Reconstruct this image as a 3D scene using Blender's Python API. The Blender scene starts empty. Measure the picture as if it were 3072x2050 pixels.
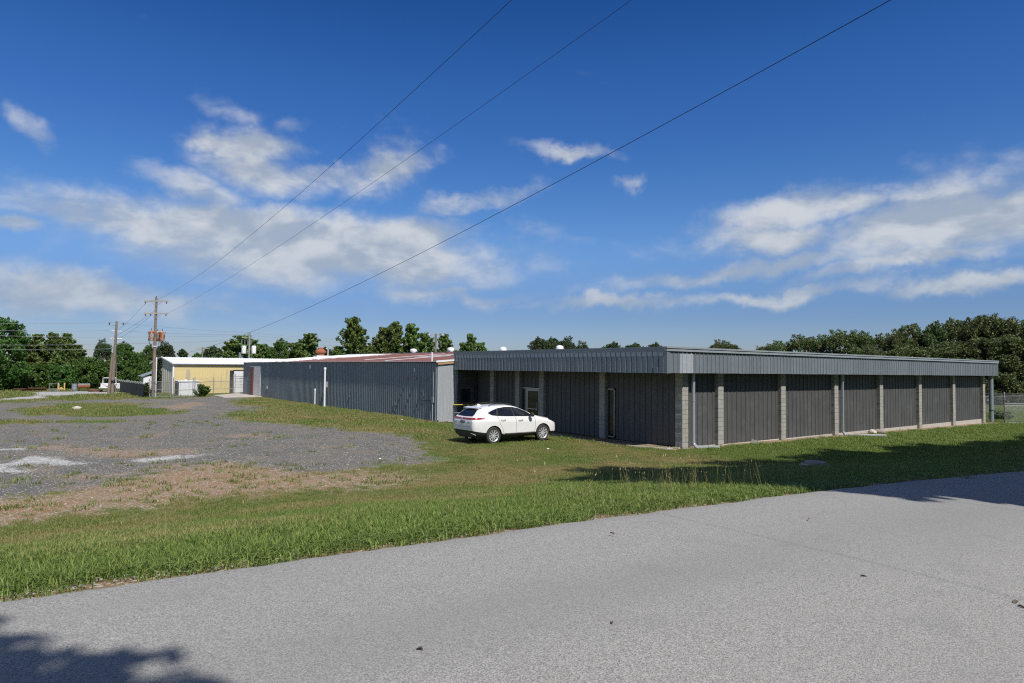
import bpy, bmesh, math, random
import numpy as np
from mathutils import Vector, Matrix
from mathutils.bvhtree import BVHTree

scene = bpy.context.scene
C = scene.collection
R = math.radians

# ------------------------------------------------------------------ camera
CAM_Z = 1.70
YAW, PITCH, ROLL = R(36.5), R(2.144), math.atan(0.0087)
f0 = Vector((math.sin(YAW), math.cos(YAW), 0)); r0 = Vector((math.cos(YAW), -math.sin(YAW), 0)); u0 = Vector((0, 0, 1))
fwd = f0 * math.cos(PITCH) + u0 * math.sin(PITCH)
upv = u0 * math.cos(PITCH) - f0 * math.sin(PITCH)
rgt = r0 * math.cos(ROLL) + upv * math.sin(ROLL)
up2 = upv * math.cos(ROLL) - r0 * math.sin(ROLL)
cd = bpy.data.cameras.new('camera'); cam = bpy.data.objects.new('camera', cd); C.objects.link(cam)
m = Matrix((rgt, up2, -fwd)).transposed().to_4x4(); m.translation = (0, 0, CAM_Z)
cam.matrix_world = m
cd.sensor_fit = 'HORIZONTAL'; cd.sensor_width = 36.0; cd.lens = 36.0 * 2030 / 3072
cd.clip_start = 0.05; cd.clip_end = 20000
scene.camera = cam

# ------------------------------------------------------------------ sun, exposure
SUN_EL = R(52.4); SUN_AZ = R(180 + 2.8)          # where the sun stands, clockwise from +Y
sd = Vector((math.sin(SUN_AZ) * math.cos(SUN_EL), math.cos(SUN_AZ) * math.cos(SUN_EL), math.sin(SUN_EL)))
sl = bpy.data.lights.new('sun', 'SUN'); sun = bpy.data.objects.new('sun', sl); C.objects.link(sun)
sl.energy = 5.0; sl.angle = R(0.53); sl.color = (1.0, 0.955, 0.89)
sun.rotation_euler = (-sd).to_track_quat('-Z', 'Y').to_euler(); sun.location = (0, -30, 60)
vs = scene.view_settings
scene.display_settings.display_device = 'sRGB'
vs.view_transform = 'Standard'; vs.look = 'None'; vs.exposure = 0.0; vs.gamma = 1.0; vs.use_curve_mapping = False
scene.render.engine = 'CYCLES'
scene.cycles.max_bounces = 6; scene.cycles.diffuse_bounces = 3; scene.cycles.glossy_bounces = 3
scene.cycles.transparent_max_bounces = 12; scene.cycles.transmission_bounces = 4
scene.cycles.use_denoising = False
scene.cycles.filter_width = 1.15
scene.cycles.adaptive_threshold = 0.006
scene.cycles.sample_clamp_indirect = 6.0
scene.cycles.caustics_reflective = False; scene.cycles.caustics_refractive = False

# ------------------------------------------------------------------ node helpers
class NT:
    """small helper round a node tree"""
    def __init__(s, tree): s.t = tree
    def n(s, kind, **kw):
        x = s.t.nodes.new(kind)
        for k, v in kw.items(): setattr(x, k, v)
        return x
    def put(s, sock, v):
        if v is None: return
        if hasattr(v, 'is_linked'): s.t.links.new(v, sock)
        else: sock.default_value = v
    def math(s, op, a, b=None, c=None, clamp=False):
        x = s.n('ShaderNodeMath', operation=op); x.use_clamp = clamp
        s.put(x.inputs[0], a); s.put(x.inputs[1], b)
        if c is not None: s.put(x.inputs[2], c)
        return x.outputs[0]
    def vmath(s, op, a, b=None):
        x = s.n('ShaderNodeVectorMath', operation=op); s.put(x.inputs[0], a); s.put(x.inputs[1], b)
        return x.outputs[0]
    def mix(s, f, a, b, typ='RGBA', blend='MIX'):
        x = s.n('ShaderNodeMix', data_type=typ)
        if typ == 'RGBA':
            x.blend_type = blend; ia, ib, o = 6, 7, 2
        else: ia, ib, o = 2, 3, 0
        x.clamp_factor = True
        s.put(x.inputs[0], f)
        for i, v in ((ia, a), (ib, b)):
            if isinstance(v, (tuple, list)) and len(v) == 3: v = (*v, 1)
            s.put(x.inputs[i], v)
        return x.outputs[o]
    def noise(s, vec, scale, detail=4, rough=.55, dist=0., out=0, dims='3D'):
        x = s.n('ShaderNodeTexNoise', noise_dimensions=dims)
        s.put(x.inputs['Vector'], vec); s.put(x.inputs['Scale'], scale); x.inputs['Detail'].default_value = detail
        x.inputs['Roughness'].default_value = rough; x.inputs['Distortion'].default_value = dist
        return x.outputs[out]
    def voro(s, vec, scale, out='Distance', feature='F1', rnd=1.0):
        x = s.n('ShaderNodeTexVoronoi', feature=feature); s.put(x.inputs['Vector'], vec); s.put(x.inputs['Scale'], scale)
        x.inputs['Randomness'].default_value = rnd
        return x.outputs[out]
    def ss(s, a, b, x, lo=0., hi=1.):
        y = s.n('ShaderNodeMapRange', interpolation_type='SMOOTHSTEP'); s.put(y.inputs[0], x)
        y.inputs[1].default_value = a; y.inputs[2].default_value = b; y.inputs[3].default_value = lo; y.inputs[4].default_value = hi
        return y.outputs[0]
    def map(s, vec, scale=(1, 1, 1), rot=(0, 0, 0), loc=(0, 0, 0)):
        x = s.n('ShaderNodeMapping'); s.put(x.inputs[0], vec); x.inputs[1].default_value = loc
        x.inputs[2].default_value = rot; x.inputs[3].default_value = scale
        return x.outputs[0]
    def attr(s, name, typ='GEOMETRY', out='Fac'):
        x = s.n('ShaderNodeAttribute', attribute_name=name, attribute_type=typ); return x.outputs[out]
    def sep(s, v):
        x = s.n('ShaderNodeSeparateXYZ'); s.put(x.inputs[0], v); return x.outputs
    def comb(s, x, y, z):
        n = s.n('ShaderNodeCombineXYZ'); s.put(n.inputs[0], x); s.put(n.inputs[1], y); s.put(n.inputs[2], z); return n.outputs[0]
    def bump(s, h, strength=.3, dist=.02):
        x = s.n('ShaderNodeBump'); x.inputs['Strength'].default_value = strength; x.inputs['Distance'].default_value = dist
        s.put(x.inputs['Height'], h); return x.outputs[0]

# ------------------------------------------------------------------ sky
world = bpy.data.worlds.new('World'); scene.world = world; world.use_nodes = True
wt = world.node_tree; wt.nodes.clear(); W = NT(wt)
sky = W.n('ShaderNodeTexSky', sky_type='NISHITA'); sky.sun_disc = False
sky.sun_elevation = SUN_EL; sky.sun_rotation = SUN_AZ; sky.altitude = 150
sky.air_density = 1.0; sky.dust_density = 0.1; sky.ozone_density = 1.6
SKY_STRENGTH = 0.05
dirv = W.n('ShaderNodeTexCoord').outputs['Generated']
dx, dy, dz = W.sep(dirv)
az = W.math('ARCTAN2', dx, dy); el = W.math('ARCSINE', dz)
# clouds: a layered noise in (azimuth, elevation), gathered round the banks that stand over the plant
wob = W.noise(dirv, 9.0, 5, .6, out=1)
wx, wy, wz = W.sep(W.vmath('SUBTRACT', wob, (.5, .5, .5)))
azw = W.math('MULTIPLY_ADD', wx, .14, az); elw = W.math('MULTIPLY_ADD', wy, .085, el)
BANKS = [  # azimuth, elevation, half width, half height (degrees), tilt, weight
    (15.2, 16.8, 3.7, 1.4, 0, 1.00),
    (12.3, 16.9, 1.7, 1.0, 0, 0.85),
    (17.0, 15.0, 5.1, 1.4, -8, 0.95),
    (25.5, 16.1, 3.3, 1.4, 10, 1.00),
    (20.4, 14.9, 5.0, 1.2, 0, 0.85),
    (11.0, 13.3, 5.1, 1.1, -14, 0.60),
    (33.1, 14.1, 5.4, 0.8, 8, 0.60),
    (16.4, 10.7, 15.8, 1.8, 0, 1.07),
    (21.6, 9.1, 15.0, 2.6, 0, 1.05),
    (27.8, 11.3, 5.5, 1.6, 0, 1.00),
    (5.5, 10.4, 3.8, 0.8, 0, 0.80),
    (41.6, 17.9, 4.8, 0.7, -6, 0.72),
    (46.6, 15.4, 1.4, 0.8, 20, 0.62),
    (0.6, 16.4, 2.1, 0.9, -30, 0.50),
    (4.2, 4.8, 9.4, 1.5, 0, 0.94),
    (0.2, 9.0, 2.2, 0.7, 0, 0.81),
    (58.4, 12.2, 5.6, 1.5, 10, 0.90),
    (63.4, 12.2, 3.4, 1.3, 0, 0.90),
    (57.9, 10.1, 5.7, 1.3, 0, 0.80),
    (67.5, 10.4, 6.9, 2.3, 14, 1.05),
    (72.1, 10.8, 4.1, 2.0, 0, 1.05),
    (55.9, 7.8, 9.1, 0.8, 4, 0.88),
    (66.4, 7.8, 8.2, 0.7, 10, 0.86),
    (58.4, 5.7, 7.5, 0.6, 4, 0.86),
    (70.5, 6.0, 4.7, 0.6, 0, 0.86),
    (45.3, 5.5, 10.0, 0.6, 0, 0.66),
    (13.7, 19.4, 2.9, 0.9, -20, 0.42),
    (16.7, 18.3, 2.3, 0.7, 30, 0.42),
    (31.2, 6.2, 10.7, 0.8, 0, 0.66),
    (35.4, 9.6, 4.2, 0.8, 0, 0.50),
]
cov = None
for a0, e0, ra, re_, tilt, wgt in BANKS:
    ra *= 1.2; re_ *= 1.2
    u = W.math('SUBTRACT', azw, R(a0)); v = W.math('SUBTRACT', elw, R(e0))
    ct, st = math.cos(R(tilt)), math.sin(R(tilt))
    uu = W.math('ADD', W.math('MULTIPLY', u, ct / R(ra)), W.math('MULTIPLY', v, st / R(ra)))
    vv = W.math('ADD', W.math('MULTIPLY', u, -st / R(re_)), W.math('MULTIPLY', v, ct / R(re_)))
    d2 = W.math('ADD', W.math('MULTIPLY', uu, uu), W.math('MULTIPLY', vv, vv))
    g = W.math('MULTIPLY', W.math('EXPONENT', W.math('MULTIPLY', d2, -1.0)), wgt * 1.06)
    cov = g if cov is None else W.math('MAXIMUM', cov, g)
cvec = W.comb(W.math('MULTIPLY', az, 1.0), W.math('MULTIPLY', el, 1.9), 0.)
n1 = W.noise(cvec, 7.0, 8, .53, .3); n2 = W.noise(cvec, 20.0, 5, .52, .4)
nz = W.math('ADD', W.math('MULTIPLY', n1, .72), W.math('MULTIPLY', n2, .28))
# out of view scattered cloud goes on, its cover raised to whiten the fill
inview = W.math('MULTIPLY', W.ss(R(-14), R(-6), az), W.ss(R(88), R(80), az))
far_cov = W.math('MULTIPLY', W.ss(.45, .60, W.noise(cvec, 2.2, 3, .5)), .9)
cov = W.math('MAXIMUM', cov, W.math('MULTIPLY', far_cov, W.math('SUBTRACT', 1., inview)))
dens = W.math('ADD', cov, W.math('MULTIPLY', W.math('SUBTRACT', nz, .5), 1.5))
alpha = W.math('MULTIPLY', W.ss(.17, .98, dens), .90)
cup = W.vmath('ADD', cvec, (-.006, .050, 0.))     # a little nearer the sun: thin cloud there leaves the edge bright
nup = W.math('ADD', W.math('MULTIPLY', W.noise(cup, 7.0, 8, .53, .3), .72), W.math('MULTIPLY', W.noise(cup, 20.0, 5, .52, .4), .28))
lit = W.ss(-.10, .13, W.math('SUBTRACT', nz, nup))
ccol = W.mix(lit, (7.6, 8.8, 10.6), (13.4, 13.8, 14.2))
low = W.ss(R(14), R(2), el)
ccol = W.mix(W.math('MULTIPLY', low, .45), ccol, (6.4, 8.2, 11.0))
hs = W.n('ShaderNodeHueSaturation'); hs.inputs['Saturation'].default_value = 1.28; hs.inputs['Value'].default_value = 1.15
W.put(hs.inputs['Color'], W.mix(1., sky.outputs[0], (.90, .98, 1.12), blend='MULTIPLY'))
ramp = W.n('ShaderNodeValToRGB'); W.put(ramp.inputs[0], W.math('DIVIDE', el, R(72)))
cr0 = ramp.color_ramp; cr0.interpolation = 'EASE'
TINT = [(.0, (.80, .86, 1.16)), (.05, (.90, .94, 1.24)), (.15, (1.80, 1.56, 1.66)), (.29, (1.62, 1.40, 1.66)), (.42, (1.16, 1.10, 1.42)), (1., (.90, .82, .88))]
for i, (p_, c_) in enumerate(TINT):
    e_ = cr0.elements[i] if i < 2 else cr0.elements.new(p_)
    e_.position = p_; e_.color = (c_[0] / 2, c_[1] / 2, c_[2] / 2, 1)
clear = W.mix(1., hs.outputs[0], W.mix(1., ramp.outputs[0], (2., 2., 2.), blend='MULTIPLY'), blend='MULTIPLY')
col = W.mix(alpha, clear, ccol)
bg = W.n('ShaderNodeBackground'); W.put(bg.inputs[0], col); bg.inputs[1].default_value = SKY_STRENGTH
wo = W.n('ShaderNodeOutputWorld'); wt.links.new(bg.outputs[0], wo.inputs[0])

# ------------------------------------------------------------------ mesh helpers
class MB:
    """collects verts and faces; build() links them as ONE mesh object"""
    def __init__(s): s.v = []; s.f = []; s.m = []
    def add(s, vs_, fs, mi=0):
        o = len(s.v); s.v += [tuple(p) for p in vs_]; s.f += [tuple(i + o for i in f) for f in fs]; s.m += [mi] * len(fs); return s
    def box(s, lo, hi, mi=0):
        x0, y0, z0 = lo; x1, y1, z1 = hi
        return s.add([(x0, y0, z0), (x1, y0, z0), (x1, y1, z0), (x0, y1, z0), (x0, y0, z1), (x1, y0, z1), (x1, y1, z1), (x0, y1, z1)],
                     [(0, 3, 2, 1), (4, 5, 6, 7), (0, 1, 5, 4), (1, 2, 6, 5), (2, 3, 7, 6), (3, 0, 4, 7)], mi)
    def beam(s, p, q, w, h, up=(0, 0, 1), mi=0):
        p, q = Vector(p), Vector(q); d = (q - p).normalized(); u = Vector(up)
        if abs(d.dot(u)) > .98: u = Vector((1, 0, 0))
        a = d.cross(u).normalized() * w / 2; b = a.cross(d).normalized() * h / 2
        vv = [p - a - b, p + a - b, p + a + b, p - a + b, q - a - b, q + a - b, q + a + b, q - a + b]
        return s.add(vv, [(0, 3, 2, 1), (4, 5, 6, 7), (0, 1, 5, 4), (1, 2, 6, 5), (2, 3, 7, 6), (3, 0, 4, 7)], mi)
    def tube(s, pts, r, n=8, mi=0, cap=True):
        pts = [Vector(p) for p in pts]; rs = r if isinstance(r, (list, tuple)) else [r] * len(pts)
        rings = []; prev = None
        for i, p in enumerate(pts):
            d = (pts[min(i + 1, len(pts) - 1)] - pts[max(i - 1, 0)]).normalized()
            if prev is None:
                a = d.cross(Vector((0, 0, 1)) if abs(d.z) < .9 else Vector((1, 0, 0))).normalized()
            else:
                a = (prev - d * prev.dot(d)).normalized()
            prev = a; b = d.cross(a)
            rings.append([p + (a * math.cos(2 * math.pi * k / n) + b * math.sin(2 * math.pi * k / n)) * rs[i] for k in range(n)])
        fs = []
        for i in range(len(pts) - 1):
            for k in range(n):
                k2 = (k + 1) % n; fs.append((i * n + k, i * n + k2, (i + 1) * n + k2, (i + 1) * n + k))
        if cap:
            fs.append(tuple(range(n - 1, -1, -1))); fs.append(tuple((len(pts) - 1) * n + k for k in range(n)))
        return s.add([p for r_ in rings for p in r_], fs, mi)
    def lathe(s, prof, n=16, c=(0, 0, 0), axis='Z', mi=0, cap=True):
        """prof: (radius, height) list"""
        vv = []
        for r, h in prof:
            for k in range(n):
                a = 2 * math.pi * k / n; x, y = r * math.cos(a), r * math.sin(a)
                p = (x, y, h) if axis == 'Z' else ((x, h, y) if axis == 'Y' else (h, x, y))
                vv.append((p[0] + c[0], p[1] + c[1], p[2] + c[2]))
        fs = []
        for i in range(len(prof) - 1):
            for k in range(n):
                k2 = (k + 1) % n; fs.append((i * n + k, i * n + k2, (i + 1) * n + k2, (i + 1) * n + k))
        if cap: fs.append(tuple(range(n - 1, -1, -1))); fs.append(tuple((len(prof) - 1) * n + k for k in range(n)))
        return s.add(vv, fs, mi)
    def prism(s, poly, lo, hi, axis='Y', mi=0):
        """poly in the two other axes, extruded along axis"""
        def P(a, b, t): return {'Y': (a, t, b), 'X': (t, a, b), 'Z': (a, b, t)}[axis]
        n = len(poly)
        vv = [P(a, b, lo) for a, b in poly] + [P(a, b, hi) for a, b in poly]
        fs = [tuple(range(n)), tuple(range(2 * n - 1, n - 1, -1))] + [(i, i + n, (i + 1) % n + n, (i + 1) % n) for i in range(n)]
        return s.add(vv, fs, mi)
    def mesh(s, name, mats):
        me = bpy.data.meshes.new(name); me.from_pydata(s.v, [], s.f)
        for mm in (mats if isinstance(mats, (list, tuple)) else [mats]): me.materials.append(mm)
        if any(s.m): me.polygons.foreach_set('material_index', s.m)
        bm = bmesh.new(); bm.from_mesh(me); bmesh.ops.recalc_face_normals(bm, faces=bm.faces); bm.to_mesh(me); bm.free()
        me.update(); return me
    def build(s, name, mats, parent=None, smooth=False, bevel=0., loc=None):
        o = bpy.data.objects.new(name, s.mesh(name, mats)); C.objects.link(o)
        if parent is not None: o.parent = parent
        if loc is not None: o.location = loc
        if smooth: shade(o)
        if bevel:
            md = o.modifiers.new('bevel', 'BEVEL'); md.width = bevel; md.segments = 2; md.limit_method = 'ANGLE'
        return o

def shade(o, ang=40):
    me = o.data
    me.polygons.foreach_set('use_smooth', [True] * len(me.polygons))
    bm = bmesh.new(); bm.from_mesh(me)
    for e in bm.edges:
        if len(e.link_faces) == 2: e.smooth = e.calc_face_angle(0) < R(ang)
    bm.to_mesh(me); bm.free()

def tag(o, label=None, cat=None, group=None, kind=None):
    if label: o['label'] = label
    if cat: o['category'] = cat
    if group: o['group'] = group
    if kind: o['kind'] = kind
    return o

def thing(name, label, cat, loc=(0, 0, 0), rz=0., group=None):
    o = bpy.data.objects.new(name, None); o.empty_display_size = .2; C.objects.link(o)
    o.location = loc; o.rotation_euler = (0, 0, rz)
    return tag(o, label, cat, group)

def inst(name, me, parent=None, loc=(0, 0, 0), rot=(0, 0, 0), scl=(1, 1, 1)):
    o = bpy.data.objects.new(name, me); C.objects.link(o); o.parent = parent
    o.location = loc; o.rotation_euler = rot; o.scale = scl
    return o

def copy_tree(o, parent=None):
    c = o.copy(); C.objects.link(c); c.parent = parent
    for ch in list(o.children): copy_tree(ch, c)
    return c

# ------------------------------------------------------------------ materials
def new_mat(name):
    mt = bpy.data.materials.new(name); mt.use_nodes = True; mt.node_tree.nodes.clear()
    N = NT(mt.node_tree); b = N.n('ShaderNodeBsdfPrincipled'); o = N.n('ShaderNodeOutputMaterial')
    mt.node_tree.links.new(b.outputs[0], o.inputs[0])
    return mt, N, b, o

def simple(name, col, rough=.6, metal=0., var=.15, scale=6., bump=0., bscale=60., streak=0., coat=0., spec=.5, dirt=None, dirt_amt=.0, obj_var=0.):
    """one colour with uneven wear: blotches, optional vertical streaks, optional dirt colour"""
    mt, N, b, _ = new_mat(name)
    pos = N.n('ShaderNodeNewGeometry').outputs['Position']
    a = N.noise(pos, scale, 5, .6)
    c = N.mix(a, tuple(x * (1 - var) for x in col), tuple(min(1, x * (1 + var)) for x in col))
    if streak:
        st = N.noise(N.map(pos, (9, 9, .35)), 1.3, 5, .65)
        c = N.mix(N.math('MULTIPLY', N.ss(.5, .72, st), streak), c, tuple(min(1, x * 1.7 + .05) for x in col))
    if dirt:
        d = N.noise(pos, scale * .7, 7, .68)
        c = N.mix(N.math('MULTIPLY', N.ss(.52, .68, d), dirt_amt), c, dirt)
    if obj_var:
        rn = N.n('ShaderNodeObjectInfo').outputs['Random']
        hv = N.n('ShaderNodeHueSaturation'); N.put(hv.inputs['Color'], c)
        N.put(hv.inputs['Value'], N.math('MULTIPLY_ADD', rn, obj_var * 2, 1 - obj_var)); c = hv.outputs[0]
    N.put(b.inputs['Base Color'], c)
    N.put(b.inputs['Roughness'], N.math('MULTIPLY_ADD', a, .25, max(0.02, rough - .125), clamp=True))
    b.inputs['Metallic'].default_value = metal; b.inputs['Specular IOR Level'].default_value = spec
    if coat: b.inputs['Coat Weight'].default_value = coat; b.inputs['Coat Roughness'].default_value = .06
    if bump: N.put(b.inputs['Normal'], N.bump(N.noise(pos, bscale, 4, .6), bump, .01))
    return mt

M = {}
M['galv_dark'] = simple('weathered_blue_grey_siding', (.225, .26, .285), .50, .12, .18, 3.0, streak=.18, obj_var=.05, dirt=(.2, .19, .17), dirt_amt=.2)
M['galv_fascia'] = simple('galvanised_fascia', (.225, .255, .28), .42, .35, .14, 2.5, streak=.2, obj_var=.07)
M['galv_bright'] = simple('galvanised_spangle', (.46, .49, .52), .45, .35, .22, 14., streak=.35, dirt=(.62, .64, .66), dirt_amt=.3)
M['grey_wall'] = simple('dark_grey_wall_siding', (.073, .074, .074), .62, .0, .22, 1.4, streak=.28, obj_var=.05, dirt=(.22, .22, .215), dirt_amt=.15)
M['trim_galv'] = simple('galvanised_trim', (.36, .40, .43), .42, .35, .15, 2.0, streak=.2)
M['trim_dark'] = simple('dark_gap_trim', (.035, .038, .042), .7)
M['block'] = simple('concrete_block', (.325, .315, .285), .92, 0, .16, 5., bump=.35, bscale=90., obj_var=.08, dirt=(.30, .27, .22), dirt_amt=.35)
M['mortar'] = simple('mortar', (.35, .335, .305), .95)
M['concrete'] = simple('old_concrete', (.44, .40, .35), .92, 0, .18, 3., bump=.3, dirt=(.28, .24, .19), dirt_amt=.4)
M['white_paint'] = simple('white_paint', (.74, .75, .75), .5, 0, .06, 2., streak=.1, dirt=(.48, .46, .42), dirt_amt=.18)
M['white_roof'] = simple('white_coated_roof', (.80, .82, .84), .5, 0, .06, 1.2, dirt=(.62, .62, .6), dirt_amt=.3)
M['pvc'] = simple('white_plastic_pipe', (.78, .79, .80), .4, 0, .04, 3., dirt=(.5, .48, .44), dirt_amt=.15)
M['alu'] = simple('aluminium_frame', (.36, .37, .38), .38, .7, .08, 4.)
M['black'] = simple('black_plastic', (.018, .018, .019), .5, 0, .2, 8.)
M['wood_pole'] = simple('weathered_pole_wood', (.21, .165, .13), .88, 0, .3, 4., bump=.4, streak=.5, dirt=(.09, .065, .05), dirt_amt=.6)
M['crossarm'] = simple('pale_crossarm_wood', (.40, .36, .31), .88, 0, .2, 5., streak=.3)
M['rust_can'] = simple('rusted_transformer_paint', (.55, .50, .46), .7, 0, .12, 2.0, dirt=(.46, .13, .04), dirt_amt=1.0)
M['rust'] = simple('rust', (.30, .10, .045), .85, 0, .35, 5.)
M['porcelain'] = simple('brown_porcelain', (.05, .035, .03), .25)
M['galv_post'] = simple('galvanised_post', (.36, .37, .37), .5, .4, .15, 5.)
M['cable'] = simple('black_cable', (.012, .012, .013), .6)
M['cable_pale'] = simple('bare_aluminium_cable', (.42, .43, .44), .5, .3)
M['yellow_paint'] = simple('yellow_safety_paint', (.60, .46, .05), .5, 0, .12, 5., dirt=(.25, .18, .06), dirt_amt=.3)
M['pale_timber'] = simple('yellow_timber', (.62, .40, .12), .8, 0, .15, 5.)
M['brown_timber'] = simple('red_brown_timber', (.13, .055, .035), .85, 0, .3, 4.)
M['fascia_timber'] = simple('raw_fascia_board', (.42, .26, .13), .85, 0, .2, 4.)
M['beige_metal'] = simple('beige_gable_siding', (.56, .54, .43), .6, 0, .08, 2., streak=.1, dirt=(.33, .31, .24), dirt_amt=.35)
M['stone'] = simple('pale_fieldstone', (.52, .47, .40), .9, 0, .25, 6., bump=.4, bscale=30.)
M['rubble'] = simple('broken_rubble', (.30, .27, .24), .95, 0, .3, 5.)
M['bark'] = simple('bark', (.10, .08, .062), .92, 0, .3, 7., bump=.5, bscale=25.)
M['red_door'] = simple('oxide_red_steel', (.16, .035, .028), .6, 0, .2, 4.)

def glass_mat(name, col=(.012, .014, .016), rough=.04):
    mt, N, b, _ = new_mat(name)
    pos = N.n('ShaderNodeNewGeometry').outputs['Position']
    N.put(b.inputs['Base Color'], N.mix(N.noise(pos, 1.5, 3), col, tuple(min(1, c * 1.7 + .004) for c in col)))
    N.put(b.inputs['Roughness'], N.math('MULTIPLY_ADD', N.noise(pos, 7., 4), .05, rough))
    b.inputs['Specular IOR Level'].default_value = .6
    return mt
M['glass'] = glass_mat('dark_window_glass')

def rust_white():
    mt, N, b, _ = new_mat('transformer_peeling_paint')
    pos = N.n('ShaderNodeNewGeometry').outputs['Position']
    q = N.map(pos, (1.6, 1.6, .9), (0.3, .5, 0))
    a = N.noise(q, 2.3, 6, .62, .4)
    c = N.mix(N.ss(.50, .55, a), (.50, .145, .045), (.58, .55, .50))
    c = N.mix(N.ss(.60, .64, a), c, (.22, .30, .31))
    N.put(b.inputs['Base Color'], c); b.inputs['Roughness'].default_value = .7
    return mt
M['transformer'] = rust_white()

def red_roof():
    """oxide red sheets; a white coating survives near the far end and in flakes"""
    mt, N, b, _ = new_mat('red_roof_peeling_white')
    pos = N.n('ShaderNodeNewGeometry').outputs['Position']; x, y, z = N.sep(pos)
    big = N.noise(N.map(pos, (.5, .12, 1)), 1.0, 5, .6); fine = N.noise(N.map(pos, (2.5, .6, 1)), 1.6, 6, .7)
    keep = N.math('ADD', N.ss(55, 78, y), N.math('MULTIPLY', N.math('SUBTRACT', big, .5), 1.3))
    keep = N.math('ADD', keep, N.math('MULTIPLY', N.math('SUBTRACT', fine, .5), 1.5))
    k = N.ss(.42, .58, keep)
    red = N.mix(fine, (.105, .036, .030), (.19, .065, .052))
    N.put(b.inputs['Base Color'], N.mix(k, red, (.80, .80, .80))); b.inputs['Roughness'].default_value = .6
    return mt
M['red_roof'] = red_roof()

def yellow_metal():
    mt, N, b, _ = new_mat('faded_yellow_siding')
    pos = N.n('ShaderNodeNewGeometry').outputs['Position']; x, y, z = N.sep(pos)
    wear = N.noise(N.map(pos, (1.5, 1.5, .16)), 1.0, 3, .5); fine = N.noise(N.map(pos, (6, 6, .8)), 2.0, 5, .6)
    c = N.mix(fine, (.64, .51, .235), (.72, .60, .31))
    band = N.math('MULTIPLY', N.ss(-1.1, -.2, z), N.ss(1.35, .8, z))
    k = N.math('MULTIPLY', N.math('MULTIPLY', N.ss(.56, .64, wear), band), .75)
    N.put(b.inputs['Base Color'], N.mix(k, c, (.40, .37, .30))); b.inputs['Roughness'].default_value = .6
    return mt
M['yellow_siding'] = yellow_metal()

def chain_mat():
    """woven wire: the gaps between the wires are open"""
    mt, N, b, o = new_mat('chain_link_mesh')
    tc = N.n('ShaderNodeTexCoord').outputs['UV']; u, v, _ = N.sep(tc)
    def wires(s):
        t = N.math('FRACT', N.math('MULTIPLY', s, 1.0)); return N.math('LESS_THAN', N.math('ABSOLUTE', N.math('SUBTRACT', t, .5)), .055)
    w = N.math('MAXIMUM', wires(N.math('ADD', u, v)), wires(N.math('SUBTRACT', u, v)))
    b.inputs['Base Color'].default_value = (.33, .34, .34, 1); b.inputs['Roughness'].default_value = .5; b.inputs['Metallic'].default_value = .3
    tr = N.n('ShaderNodeBsdfTransparent'); mx = N.n('ShaderNodeMixShader')
    N.put(mx.inputs[0], w); mt.node_tree.links.new(tr.outputs[0], mx.inputs[1]); mt.node_tree.links.new(b.outputs[0], mx.inputs[2])
    mt.node_tree.links.new(mx.outputs[0], o.inputs[0])
    return mt
M['chain'] = chain_mat()

def leaf_mat(name, dark, light, trans=.35, warm=None):
    mt, N, b, o = new_mat(name)
    rnd = N.n('ShaderNodeNewGeometry').outputs['Random Per Island']
    oi = N.n('ShaderNodeObjectInfo').outputs['Random']
    c = N.mix(rnd, dark, light)
    if warm: c = N.mix(N.ss(.90, .97, rnd), c, warm)
    hv = N.n('ShaderNodeHueSaturation'); N.put(hv.inputs['Color'], c)
    N.put(hv.inputs['Value'], N.math('MULTIPLY_ADD', oi, .35, .83)); N.put(hv.inputs['Hue'], N.math('MULTIPLY_ADD', oi, .04, .495))
    b.inputs['Roughness'].default_value = .55; b.inputs['Specular IOR Level'].default_value = .35
    N.put(b.inputs['Base Color'], hv.outputs[0])
    t = N.n('ShaderNodeBsdfTranslucent'); N.put(t.inputs[0], hv.outputs[0])
    mx = N.n('ShaderNodeMixShader'); mx.inputs[0].default_value = trans
    mt.node_tree.links.new(b.outputs[0], mx.inputs[1]); mt.node_tree.links.new(t.outputs[0], mx.inputs[2]); mt.node_tree.links.new(mx.outputs[0], o.inputs[0])
    return mt
M['leaf_oak'] = leaf_mat('oak_leaves', (.055, .078, .022), (.185, .215, .070), .34, (.32, .30, .16))
M['leaf_green'] = leaf_mat('bright_broad_leaves', (.055, .108, .020), (.150, .235, .050), .36)
M['leaf_pine'] = leaf_mat('pine_needles', (.078, .122, .028), (.260, .320, .090), .34)
M['leaf_dark'] = leaf_mat('dark_cedar_leaves', (.038, .060, .022), (.090, .120, .044), .22)
M['leaf_vine'] = leaf_mat('vine_leaves', (.030, .045, .015), (.07, .09, .03), .3)

# ------------------------------------------------------------------ terrain: a road on a low bank, the lot about 1.7 m below it
rng = np.random.default_rng(11)
def sstep(a, b, x):
    t = np.clip((np.asarray(x, float) - a) / (b - a), 0, 1); return t * t * (3 - 2 * t)
def _hash(ix, iy, s):
    h = (ix.astype(np.int64) * 374761393 + iy.astype(np.int64) * 668265263 + s * 974711) & 0x7fffffff
    h = ((h ^ (h >> 13)) * 1274126177) & 0x7fffffff
    return ((h ^ (h >> 16)) & 0xffff) / 65535.0
def vnoise(x, y, s=0):
    x = np.asarray(x, float); y = np.asarray(y, float); ix = np.floor(x); iy = np.floor(y); fx = x - ix; fy = y - iy
    fx = fx * fx * (3 - 2 * fx); fy = fy * fy * (3 - 2 * fy)
    return (_hash(ix, iy, s) * (1 - fx) + _hash(ix + 1, iy, s) * fx) * (1 - fy) + (_hash(ix, iy + 1, s) * (1 - fx) + _hash(ix + 1, iy + 1, s) * fx) * fy
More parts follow.
